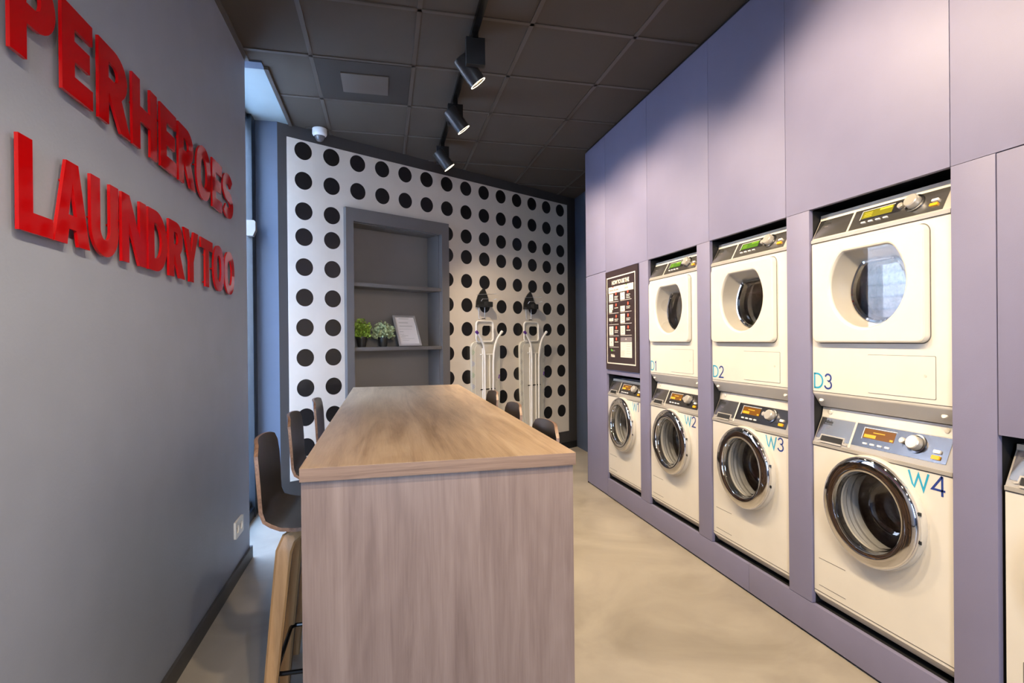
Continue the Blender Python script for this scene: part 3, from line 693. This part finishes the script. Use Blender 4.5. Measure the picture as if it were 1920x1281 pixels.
# ------------------------------------------------------------------ cabinet wall
DEP = 0.60
def cab_thing(name, y0, y1, z0, label, cat, group=None): return thing(name, (CX, (y0 + y1) / 2, z0), radians(-90), label, cat, group)
ups = [(4.672, 4.22, 'narrow lilac cabinet at the far end, top row, beside the dark corner'), (4.22, 3.49, 'lilac top-row cabinet above the instruction poster'),
       (3.49, 2.75, 'lilac top-row cabinet above dryer D1'), (2.75, 2.144, 'lilac top-row cabinet above dryer D2'),
       (2.144, 1.400, 'large lilac top-row cabinet above dryer D3'), (1.400, 0.665, 'lilac top-row cabinet at the right edge with a bright warm light pool'), (0.665, -0.10, 'lilac top-row cabinet beyond the right edge')]
for y1, y0, l in ups:
    t = cab_thing('upper_cabinet', y0, y1, 1.848, l, 'cabinet', 'upper cabinets over the machines'); h = (y1 - y0) / 2
    zt = 1.132
    mb = MB(); mb.box(-h + .001, h - .001, 0.020, DEP, 0.012, zt, m_black); mb.build('carcass', t)
    z0 = 0.018 if y1 > 4.5 else 0.0
    mb = MB(); mb.box(-h + 0.0013, h - 0.0013, 0.0, 0.0195, z0, zt, m_lilac, 0.0008); mb.build('door', t)
def panel(name, y1, y0, z0, z1, label, cat, group=None, deep=True):
    t = cab_thing(name, y0, y1, z0, label, cat, group); h = (y1 - y0) / 2
    mb = MB(); mb.box(-h + .0012, h - .0012, 0, 0.019, 0.0015, z1 - z0 - 0.0015, m_lilac, 0.0008); mb.build('front', t)
    if deep: mb = MB(); mb.box(-h + .002, h - .002, 0.0195, DEP, 0.0, z1 - z0 - .004, m_black); mb.build('carcass', t)
    return t
panel('tall_cabinet', 4.672, 4.218, 0.012, 1.863, 'tall lilac cabinet front left of the poster and washer W1', 'cabinet')
mb = MB(); mb.box(CX + 0.001, CX + DEP - .13, 4.672, 4.676, 0.0, 2.98, m_black); o = mb.build('cabinet_side_panel'); tag(o, 'side panel closing the far end of the cabinet wall, black for the shadow gap', 'panel')  # side panel coloured black to draw the shadow gap at the cabinet end
for y1, y0, l in ((3.6185, 3.479, 'narrow lilac upright between washer W1 and washer W2'), (2.875, 2.743, 'narrow lilac upright between washer W2 and washer W3'),
                  (2.141, 2.003, 'narrow lilac upright between washer W3 and washer W4'), (1.400, 1.265, 'wide lilac upright right of washer W4')):
    panel('cabinet_upright', y1, y0, 0.152, 1.848, l, 'upright panel', 'uprights between the machines')
pp = panel('filler_board', 4.2165, 3.6195, 1.015, 1.846, 'lilac panel behind the instruction poster above washer W1', 'panel')
panel('filler_board', 1.2635, 0.640, 1.000, 1.846, 'lilac panel at the right edge above the last cut-off washer', 'panel')
panel('cabinet_upright', 0.640, 0.50, 0.152, 1.848, 'lilac upright beyond the right edge', 'upright panel')
for y1, y0, l in ((4.216, 2.425, 'lilac plinth board under washers W1 and W2'), (2.425, 0.50, 'lilac plinth board under washers W3 and W4')):
    panel('cabinet_plinth', y1, y0, 0.010, 0.152, l, 'plinth', 'plinth boards under the machines')
mb = MB(); mb.box(CX + 0.012, 2.5, 0.5, 4.67, 0.0, 0.010, m_black); mb.box(CX + 0.012, 2.5, 0.5, 4.67, 2.981, 3.0, m_black); struct('trim_6', mb)  # black filler standing in for the shadow gaps over and under the cabinets

# ------------------------------------------------------------------ washers and dryers
XM = 1.800; WID = 0.595
def slope(y0, z0, y1, z1):
    L = sqrt((y1 - y0) ** 2 + (z1 - z0) ** 2); a, b = (y1 - y0) / L, (z1 - z0) / L
    return Matrix(((1, 0, 0, 0), (0, a, -b, y0), (0, b, a, z0), (0, 0, 0, 1))), L
YZ = Matrix(((0, 0, 1, 0), (1, 0, 0, 0), (0, 1, 0, 0), (0, 0, 0, 1)))   # (y, z, x): profiles extruded along x
def dshape(cx, cz, r, top, rc, n=10):
    A_ = 22; c, s_ = cos(radians(A_)), sin(radians(A_)); body = arc(cx, cz, r, r, 180 - A_, 360 + A_, 3 * n)
    p0 = (r * c, cz + r * s_); p1 = (r * c - s_ / c * (top - cz - r * s_), top); p2 = (p1[0] - r * 0.22, top)
    bz = [((1 - t) ** 2 * p0[0] + 2 * t * (1 - t) * p1[0] + t * t * p2[0], (1 - t) ** 2 * p0[1] + 2 * t * (1 - t) * p1[1] + t * t * p2[1]) for t in [k / n for k in range(1, n + 1)]]
    return body + [(cx + x, z) for x, z in bz] + [(cx - x, z) for x, z in reversed(bz)]

def fascia(t, zb, zt, washer, disp):
    dx = 0.045; M, L = slope(0, zb, dx, zt)
    V = lambda f: f * L
    mb = MB()      # wedge-shaped housing
    mb.extr([[(0.0, zb - 0.002), (0.0, zb), (dx, zt), (0.12, zt), (0.12, zb - 0.002)]], 0.0, WID, m_hous, YZ)
    mb.extr([[(-0.004, zb - 0.014), (-0.004, zb - 0.001), (0.02, zb + 0.001), (0.02, zb - 0.014)]], 0.0, WID, m_hous, YZ)
    mb.extr([[(-0.0012, zb - 0.018), (-0.0012, zb - 0.0145), (0.02, zb - 0.0145), (0.02, zb - 0.018)]], 0.0, WID, m_gap, YZ)
    cp = mb.build('control_panel', t)
    bot = 0.17 if washer else 0.06
    mb = MB()
    if washer: mb.extr([[(0.006, V(bot)), (0.030, V(bot)), (0.034, V(.29)), (0.150, V(.29)), (0.154, V(bot)), (0.177, V(bot)), (0.177, V(.97)), (0.006, V(.97))]], 0, 0.0015, m_steel, M)
    else: mb.extr([rect(0.006, 0.177, V(bot), V(.97))], 0, 0.0015, m_steel, M)
    text_on(mb, 'Miele', 0.020, 0.047, V(.82), 0.0018, m_ink, M, offset=0.0006, shear=0.25)
    text_on(mb, 'PROFESSIONAL', 0.0068, 0.049, V(.72), 0.0018, m_ink, M)
    text_on(mb, 'PW 5065' if washer else 'PT 5135', 0.0055, 0.052, V(.60), 0.0018, m_grey, M)
    mb.build('left_steel_plate', cp)
    mb = MB(); mb.extr([rect(0.188, 0.565, V(bot), V(.97))], 0, 0.0015, m_steel2 if washer else m_steel, M)
    mb.extr([rrect(0.222, 0.400, V(.42), V(.88), 0.004, 3)], 0.0015, 0.0022, m_steel2, M)
    mb.build('right_steel_plate', cp)
    mb = MB(); mb.extr([rect(0.178, 0.187, V(0.03), V(1.0))], 0, 0.0022, m_white2, M); mb.build('divider', cp)
    if washer:
        mb = MB(); mb.extr([rect(0.036, 0.148, V(.03), V(.27))], 0.0, 0.0012, m_black, M)  # black plate set proud, standing in for the shade inside the handle cavity
        mb.extr([stroke([(0.022, V(.10)), (0.032, V(.12)), (0.034, V(.30)), (0.150, V(.30)), (0.152, V(.10)), (0.170, V(.07))], 0.005)[0]], 0.0012, 0.004, m_hous, M)
        mb.extr([rect(0.040, 0.148, V(.0), V(.06))], 0.0012, 0.007, m_hous, M)
        mb.build('handle_recess', cp)
    c, ch = disp
    mb = MB(); mb.extr([rect(0.230, 0.362, V(.49), V(.83))], 0.0022, 0.003, c, M)
    if washer:
        mb.extr([rect(0.234, 0.285, V(.52), V(.63))], 0.003, 0.0034, ch, M); mb.extr([rect(0.27, 0.32, V(.70), V(.73))], 0.003, 0.0034, ch, M); mb.extr([rect(0.345, 0.358, V(.52), V(.58))], 0.003, 0.0034, ch, M)
    else:
        mb.extr([rect(0.305, 0.357, V(.72), V(.81))], 0.003, 0.0034, ch, M)
        for q in range(3): mb.extr([rect(0.24, 0.275, V(.56 + .08 * q), V(.585 + .08 * q))], 0.003, 0.0034, ch, M)
    mb.extr([stroke([(0.226, V(.45)), (0.226, V(.86)), (0.365, V(.86))], 0.002)[0]], 0.0022, 0.003, m_btn, M)
    mb.build('display', cp)
    for k, bx in enumerate((0.248, 0.280, 0.312, 0.344)):
        mb = MB(); mb.extr([rrect(bx - 0.009, bx + 0.009, V(.27), V(.33), 0.0015, 2)], 0.0015, 0.005, m_btn, M); mb.build('button', cp)
    mb = MB(); mb.lathe([(0.011, 0.0), (0.011, 0.009), (0.009, 0.011), (0, 0.011)], m_knob, M @ Matrix.Translation((0.396, V(.64), 0.002)), 20); mb.build('knob', cp)
    mb = MB(); mb.lathe([(0.033, 0.0), (0.034, 0.004), (0.029, 0.005)], m_steel2, M @ Matrix.Translation((0.448, V(.62), 0.0015)), 32)
    mb.lathe([(0.0255, 0.003), (0.0245, 0.024), (0.022, 0.027), (0, 0.0265)], m_knob, M @ Matrix.Translation((0.448, V(.62), 0.0015)), 32); mb.build('knob', cp)
    mb = MB(); mb.extr([rrect(0.516, 0.540, V(.45), V(.55), 0.002, 2)], 0.0015, 0.008, m_btn, M); mb.build('button', cp)
    mb = MB(); mb.extr([rrect(0.514, 0.542, V(.26), V(.38), 0.002, 2)], 0.0015, 0.007, m_yel, M); tag(mb.build('button', cp), 'yellow start button')

def glyph_label(t, txt, x, z, par_w):
    """thin two-colour vinyl letters; each call makes one child"""
    T = 0.0072; H = 0.060
    mb = MB(); cx = x
    for ch in txt:
        c = m_cyan if ch in 'WD' else m_navy
        if ch == 'W': st = [[(0, H), (.018, 0), (.036, H * .86), (.054, 0), (.072, H)]]; adv = .083
        if ch == 'D': st = [[(0, 0), (.012, 0)] + arc(.014, H / 2, .030, H / 2, -90, 90, 12) + [(.012, H), (0, H)], [(0, -T / 2 + .0001), (0, H + T / 2)]]; adv = .056
        if ch == '1': st = [[(0.0, H * .86), (.012, H), (.012, -T / 2)]]; adv = .03
        if ch == '2': st = [arc(.018, H * .72, .017, H * .27, 170, -20, 10) + [(.030, H * .50), (0, 0), (.038, 0)]]; adv = .045
        if ch == '3': st = [arc(.017, H * .75, .015, H * .245, 165, -80, 12) + arc(.016, H * .26, .018, H * .26, 80, -165, 12)]; adv = .045
        if ch == '4': st = [[(.046, H * .26), (.002, H * .26), (.036, H + T / 2)], [(.036, H + T / 2), (.036, -T / 2)]]; adv = .055
        for s_ in st:
            for lp in stroke(s_, T): mb.extr([[(cx + p[0], z + p[1]) for p in lp]], 0.0003, 0.0009, c)
        cx += adv
    return mb.build('number_lettering', t)

def body_front(mb, x0, x1, z0, z1, hole, m_, dep=0.012):
    mb.extr([rrect(x0, x1, z0, z1, 0.004, 2), hole[::-1]], -dep, 0.0, m_)

def washer(ytop, label, num, stacked, last=False):
    t = thing('washing_machine', (XM, ytop, 0.152), radians(-90), label, 'washing machine', 'white front-loading washing machines')
    cx, cz, R = 0.300, 0.487, 0.160
    mb = MB()
    body_front(mb, 0.0, WID, 0.064, 0.686, circ(cx, cz, R, 64), m_white)
    mb.extr([rect(0.002, WID - 0.002, 0.06, 0.686), rect(0.006, WID - 0.006, 0.07, 0.680)], -0.60, -0.012, m_white2)
    mb.box(0.0, WID, 0.594, 0.60, 0.06, 0.80, m_dark)
    mb.extr([[(0.0, 0.064), (0.0, 0.052), (0.030, 0.014), (0.10, 0.014), (0.10, 0.064)]], 0.0, WID, m_white, YZ)      # slanted foot strip
    mb.extr([[(-0.0008, 0.0625), (-0.0008, 0.065), (0.01, 0.065), (0.01, 0.0625)]], 0.0, WID, m_gap, YZ)
    if stacked: mb.extr([[(0.045, 0.806), (0.052, 0.846), (0.10, 0.846), (0.10, 0.806)]], 0.0, WID, m_white, YZ)
    else: mb.extr([[(0.045, 0.806), (0.047, 0.822), (0.10, 0.822), (0.10, 0.806)]], 0.0, WID, m_white, YZ)
    mb.box(0.0, WID, 0.10, 0.60, 0.686, 0.806 + (0.04 if stacked else 0.016), m_white2)
    if not last:
        for z in (0.205, 0.090): mb.extr([rect(0.026, 0.163, z, z + 0.0022)], 0.0, 0.0005, m_gap)
    else:
        mb.extr(stroke(rrect(0.045, 0.30, 0.07, 0.200, 0.006, 3), 0.0022, True), 0.0, 0.0005, m_gap)
    mb.build('body', t)
    for x in (0.06, WID - 0.06):
        mb = MB(); mb.lathe([(0.018, 0.0), (0.018, 0.016)], m_black, Matrix.Translation((x, 0.09, 0)), 16, True, True); mb.build('foot', t)
        mb = MB(); mb.lathe([(0.018, 0.0), (0.018, 0.07)], m_black, Matrix.Translation((x, 0.55, 0)), 16, True, True); mb.build('foot', t)
    if stacked:
        for x in (0.045, WID - 0.055):
            mb = MB(); mb.lathe([(0.010, 0), (0.008, 0.004), (0, 0.005)], m_white, Matrix.Translation((x, 0.0485, 0.828)) @ XZ, 16); mb.build('screw_cap', t)
    fascia(t, 0.702, 0.806, True, (m_amber, m_amberhi))
    # door: base ring, chrome bezel, glass bowl
    D = Matrix.Translation((cx, 0, cz)) @ XZ
    mb = MB(); mb.lathe([(0.208, 0.0), (0.210, 0.010), (0.207, 0.020), (0.198, 0.024), (0.170, 0.024), (0.150, 0.010), (0.150, -0.002)], m_white2, D, 72)
    dr = mb.build('door', t)
    mb = MB(); mb.lathe([(0.203, 0.022), (0.2055, 0.030), (0.204, 0.038), (0.199, 0.0445), (0.190, 0.0482), (0.172, 0.0505), (0.158, 0.0505), (0.151, 0.048), (0.148, 0.042), (0.147, 0.010)], m_chrome, D, 96); mb.build('chrome_ring', dr)
    mb = MB(); mb.lathe([(0.148, 0.036), (0.1445, 0.030), (0.1415, 0.018), (0.142, 0.008), (0.138, 0.0), (0.136, -0.012), (0.1365, -0.020), (0.131, -0.030), (0.126, -0.055), (0.122, -0.080), (0.113, -0.098), (0.100, -0.108), (0.06, -0.114), (0, -0.116)], m_glassd, D, 72)
    mb.build('glass_bowl', dr)
    for dz in (0.052, -0.046):
        mb = MB(); mb.box(cx + 0.194, cx + 0.206, -0.0255, -0.0235, cz + dz - 0.006, cz + dz + 0.006, m_ink); mb.build('hinge', dr)
    mb = MB(); mb.lathe([(0.160, -0.006), (0.162, -0.016), (0.156, -0.024), (0.162, -0.034), (0.156, -0.044), (0.160, -0.058), (0.153, -0.068), (0.150, -0.078), (0.158, -0.086)], m_gasket, D, 48); mb.build('door_seal', t)
    mb = MB(); mb.lathe([(0.158, -0.088), (0.163, -0.092), (0.164, -0.100), (0.235, -0.110), (0.24, -0.36), (0.10, -0.38), (0, -0.38)], m_drum, D, 48)
    for k in range(3):
        a = radians(20 + 120 * k); c, s_ = cos(a), sin(a)
        mb.tube([D @ Vector((0.215 * c, 0.215 * s_, -0.14)), D @ Vector((0.215 * c, 0.215 * s_, -0.37))], 0.028, m_drum, seg=10)
    mb.build('drum', t)
    if num: glyph_label(t, num, 0.440 if num != 'W1' else 0.455, 0.617, 0)
    return t

def dryer(ytop, label, num, disp):
    t = thing('tumble_dryer', (XM, ytop, 0.999), radians(-90), label, 'dryer', 'white tumble dryers stacked on washers')
    cx, cz, R, top = 0.283, 0.503, 0.168, 0.639
    mb = MB()
    hole = dshape(cx, cz, R + 0.004, top + 0.004, 0.055)
    body_front(mb, 0.0, WID, 0.070, 0.698, hole, m_white)
    mb.extr([rect(0.002, WID - 0.002, 0.066, 0.70), rect(0.006, WID - 0.006, 0.072, 0.69)], -0.60, -0.012, m_white2)
    mb.box(0.0, WID, 0.594, 0.60, 0.06, 0.80, m_dark)
    mb.extr([[(0.0, 0.0695), (0.0, 0.062), (0.004, 0.056), (0.040, 0.004), (0.10, 0.004), (0.10, 0.0695)]], 0.0, WID, m_white, YZ)
    mb.extr([[(-0.0008, 0.0685), (-0.0008, 0.071), (0.01, 0.071), (0.01, 0.0685)]], 0.0, WID, m_gap, YZ)
    mb.extr([[(0.045, 0.800), (0.048, 0.824), (0.10, 0.824), (0.10, 0.800)]], 0.0, WID, m_white, YZ)
    mb.box(0.0, WID, 0.10, 0.60, 0.70, 0.822, m_white2)
    mb.build('body', t)
    for x in (0.028, WID - 0.040):
        mb = MB(); Ms, _ = slope(0.040, 0.004, 0.004, 0.056)
        mb.lathe([(0.011, 0), (0.010, 0.005), (0, 0.007)], m_white, Matrix.Translation((x, 0.020, 0.033)) @ Matrix.Rotation(radians(-35), 4, 'X') @ XZ, 16); mb.build('screw_cap', t)
    fascia(t, 0.716, 0.801, False, disp)
    # raised door with the D-shaped porthole
    mb = MB(); D1 = dshape(cx, cz, R, top, 0.05); x0, x1, z0, z1 = 0.022, 0.522, 0.278, 0.684
    def ring(inset, wv): return [Vector((p[0], -wv, p[1])) for p in rrect(x0 + inset, x1 - inset, z0 + inset, z1 - inset, 0.028 - inset * .6, 8)]
    mb.loft([ring(0, 0.0005), ring(0, 0.017), ring(0.0025, 0.0215), ring(0.007, 0.0235)], m_white)
    mb.extr([rrect(x0 + .007, x1 - .007, z0 + .007, z1 - .007, 0.0238, 8), dshape(cx, cz, R + .008, top + .008, 0.054)[::-1]], 0.0233, 0.0235, m_white)
    def dl(r_, tp, rc, wv, c2=None): return [Vector((p[0], -wv, p[1])) for p in dshape(cx, c2 or cz, r_, tp, rc)]
    mb.loft([dl(R + .008, top + .008, 0.054, 0.0235), dl(R + .003, top + .003, 0.05, 0.0215), dl(R, top, 0.05, 0.016)], m_white)
    mb.extr(stroke(rrect(x0 - .001, x1 + .001, z0 - .001, z1 + .001, 0.029, 8), 0.005, True), 0.0, 0.0006, m_gap)
    dr = mb.build('door', t)
    mb = MB(); mb.loft([dl(R, top, 0.05, 0.0165), dl(R - .004, top - .004, 0.048, 0.010), dl(0.128, 0.602, 0.036, -0.052, 0.480), dl(0.118, 0.592, 0.034, -0.054, 0.480)], m_white2); mb.build('porthole_funnel', dr)
    mb = MB(); mb.loft([dl(0.127, 0.601, 0.036, -0.048, 0.480), dl(0.124, 0.598, 0.036, -0.041, 0.480), dl(0.117, 0.590, 0.034, -0.043, 0.480), dl(0.114, 0.588, 0.034, -0.055, 0.480)], m_chrome); mb.build('chrome_ring', dr)
    mb = MB(); mb.extr([dshape(cx, cz, R - .001, top - .001, 0.05)], 0.0125, 0.0145, m_glassf); mb.build('outer_pane', dr)
    mb = MB(); mb.loft([dl(0.117, 0.590, 0.034, -0.050, 0.480), dl(0.105, 0.578, 0.032, -0.075, 0.480)], m_glassd, False, True); mb.build('inner_pane', dr)
    D = Matrix.Translation((cx, 0, 0.485)) @ XZ
    mb = MB(); mb.lathe([(0.135, -0.06), (0.160, -0.075), (0.165, -0.10), (0.24, -0.12), (0.245, -0.45), (0, -0.46)], m_drum, D, 48); mb.build('drum', t)
    # filter flap
    mb = MB(); mb.extr([rrect(0.276, 0.541, 0.086, 0.233, 0.004, 3)], 0.0, 0.0005, m_gap); mb.extr([rrect(0.2775, 0.5395, 0.0875, 0.2315, 0.004, 3)], 0.0005, 0.002, m_white)
    mb.extr([circ(0.505, 0.165, 0.005, 16)], 0.002, 0.003, m_white2); mb.build('filter_flap', t)
    glyph_label(t, num, 0.010, 0.086, 0)
    return t
YT = {'W1': 4.2165, 'W2': 3.476, 'W3': 2.741, 'W4': 2.000, 'W5': 1.252}
washer(YT['W1'], 'white washing machine marked W1 in the niche under the poster', 'W1', False)
washer(YT['W2'], 'white washing machine marked W2 under dryer D1', 'W2', True)
washer(YT['W3'], 'white washing machine marked W3 under dryer D2', 'W3', True)
washer(YT['W4'], 'white washing machine marked W4, nearest whole one, under dryer D3', 'W4', True)
washer(YT['W5'], 'white washing machine cut off by the right edge of the picture', '', False, True)
dryer(YT['W2'], 'white tumble dryer marked D1 with a green display, on washer W2', 'D1', (m_green, m_greenhi))
dryer(YT['W3'], 'white tumble dryer marked D2 with a green display, on washer W3', 'D2', (m_green, m_greenhi))
dryer(YT['W4'], 'white tumble dryer marked D3 with a yellow display, on washer W4', 'D3', (m_olive, m_olivehi))
mb = MB(); mb.box(0.01, 0.585, 0.06, 0.3, 0.823, 0.836, m_tape, 0.004); o = mb.build('folded_film'); o.location = (XM, YT['W1'], 0.152); o.rotation_euler = (0, 0, radians(-90)); tag(o, 'dark blue film lying on top of washer W1 under the poster', 'film')

# ------------------------------------------------------------------ instruction poster
ps = thing('instruction_poster', (CX, 4.205, 1.055), radians(-90), 'dark aubergine instruction poster with cream border above washer W1', 'poster')
PW, PH = 0.585, 0.787
mb = MB(); mb.extr([rect(0, PW, 0, PH)], 0.0005, 0.010, m_poster); mb.build('board', ps)
mb = MB(); W1_, W2_ = 0.0101, 0.0107
mb.extr(stroke(rect(0.030, PW - 0.045, 0.052, PH - 0.052), 0.009, True), W1_, W2_, m_cream); mb.build('border', ps)
mb = MB(); text_on(mb, 'HOW TO USE THE', 0.043, 0.285, 0.690, W2_, m_cream, offset=0.0016, spacing=0.85); 
o = mb.build('title_lettering', ps)
mb = MB(); mb.extr([rect(0.060, 0.515, 0.610, 0.660)], W1_, W2_, m_cream)
mb.extr([[(0.135, 0.660), (0.165, 0.660), (0.150, 0.650)]], W2_, W2_ + .0004, m_redd); mb.extr([[(0.380, 0.660), (0.410, 0.660), (0.395, 0.650)]], W2_, W2_ + .0004, m_lime)
text_on(mb, 'WASHING MACHINE', 0.020, 0.165, 0.631, W2_ + .0003, m_grey, spacing=0.9); text_on(mb, 'DRYER', 0.020, 0.395, 0.631, W2_ + .0003, m_grey)
mb.build('heading_band', ps)
cells = [(0.068, 0.425, 0.105), (0.068, 0.340, 0.085), (0.068, 0.280, 0.040), (0.068, 0.180, 0.075), (0.068, 0.095, 0.072), (0.288, 0.425, 0.100), (0.288, 0.365, 0.050), (0.288, 0.262, 0.080), (0.288, 0.180, 0.072)]
cells = [(0.070, 0.428, 0.100, 3), (0.070, 0.333, 0.080, 1), (0.070, 0.268, 0.048, 2), (0.070, 0.163, 0.080, 2), (0.070, 0.075, 0.078, 1),
         (0.285, 0.428, 0.100, 3), (0.285, 0.362, 0.052, 2), (0.285, 0.248, 0.082, 2), (0.285, 0.166, 0.080, 1)]
rowz = [0.537, 0.447, 0.358, 0.268, 0.179]
for k, (x, z, hh, nl) in enumerate(cells):
    mb = MB(); z += 0.0; j = k % 5; 
    z = rowz[j] + 0.010; hh = [0.058, 0.066, 0.044, 0.068, 0.066][j] if k < 5 else [0.056, 0.042, 0.070, 0.068][j]
    if k < 5 and j in (1,): mb.extr([[(x, z), (x + .06, z), (x + .06, z + .02), (x + .075, z + .02), (x + .075, z + hh), (x, z + hh)]], W1_, W2_, m_cream)
    else: mb.extr([rect(x, x + 0.08, z if j != 2 or k > 4 else z + .02, z + hh)], W1_, W2_, m_cream)
    if j in (2, 3) or k == 7: mb.extr(stroke(circ(x + .04, z + hh * .5, 0.018, 16), .003, True), W2_, W2_ + .0004, m_grey); mb.extr([circ(x + .04, z + hh * .5, 0.007, 10)], W2_, W2_ + .0004, m_lgrey)
    else: mb.extr([rect(x + .028, x + .05, z + hh * .35, z + hh * .55)], W2_, W2_ + .0004, m_lgrey); mb.extr([rect(x + .02, x + .06, z + hh * .2, z + hh * .23)], W2_, W2_ + .0004, m_lgrey)
    mb.extr([circ(x + .135, rowz[j] + .066, .0125, 20)], W1_, W2_, m_redd)
    text_on(mb, str(j + 1), 0.018, x + .135, rowz[j] + .066, W2_ + .0002, m_cream)
    for q in range(nl): mb.extr([rect(x + .105, x + .105 + (.056 if q % 2 else .066), rowz[j] + .040 - .012 * q, rowz[j] + .045 - .012 * q)], W1_, W2_, m_cream)
    mb.build('step_panel', ps)
mb = MB()
for j, z in enumerate(rowz):
    mb.extr([rect(0.070, 0.250, z, z + 0.005)], W1_, W2_, m_lgrey)
    if j < 4: mb.extr([rect(0.285, 0.480, z + .002, z + 0.007)], W1_, W2_, m_lgrey)
mb.build('divider_lines', ps)
mb = MB(); mb.extr([rect(0.283, 0.482, 0.226, 0.258)], W1_, W2_, m_grey); text_on(mb, 'TIPS', 0.016, 0.38, 0.242, W2_, m_cream)
mb.extr([rect(0.283, 0.482, 0.104, 0.222)], W1_, W2_, m_cream)
for q in range(5): mb.extr([rect(0.293, 0.36 - .01 * (q % 2), 0.150 - .009 * q, 0.153 - .009 * q)], W2_, W2_ + .0003, m_lgrey); mb.extr([rect(0.39, 0.47 - .008 * (q % 3), 0.205 - .018 * q, 0.208 - .018 * q)], W2_, W2_ + .0003, m_lgrey)
mb.build('tip_box', ps)
mb = MB(); text_on(mb, 'Miele', 0.034, 0.135, 0.112, W1_, m_cream, offset=0.0014)
mb.build('brand_lettering', ps)
mb = MB(); mb.extr([rect(0.10, 0.135, 0.148, 0.160)], W1_, W2_, m_lime); mb.extr([rect(0.10, 0.118, 0.161, 0.167)], W1_, W2_, m_lime); mb.extr([rect(0.139, 0.175, 0.148, 0.158)], W1_, W2_, m_grey); mb.build('green_logo', ps)
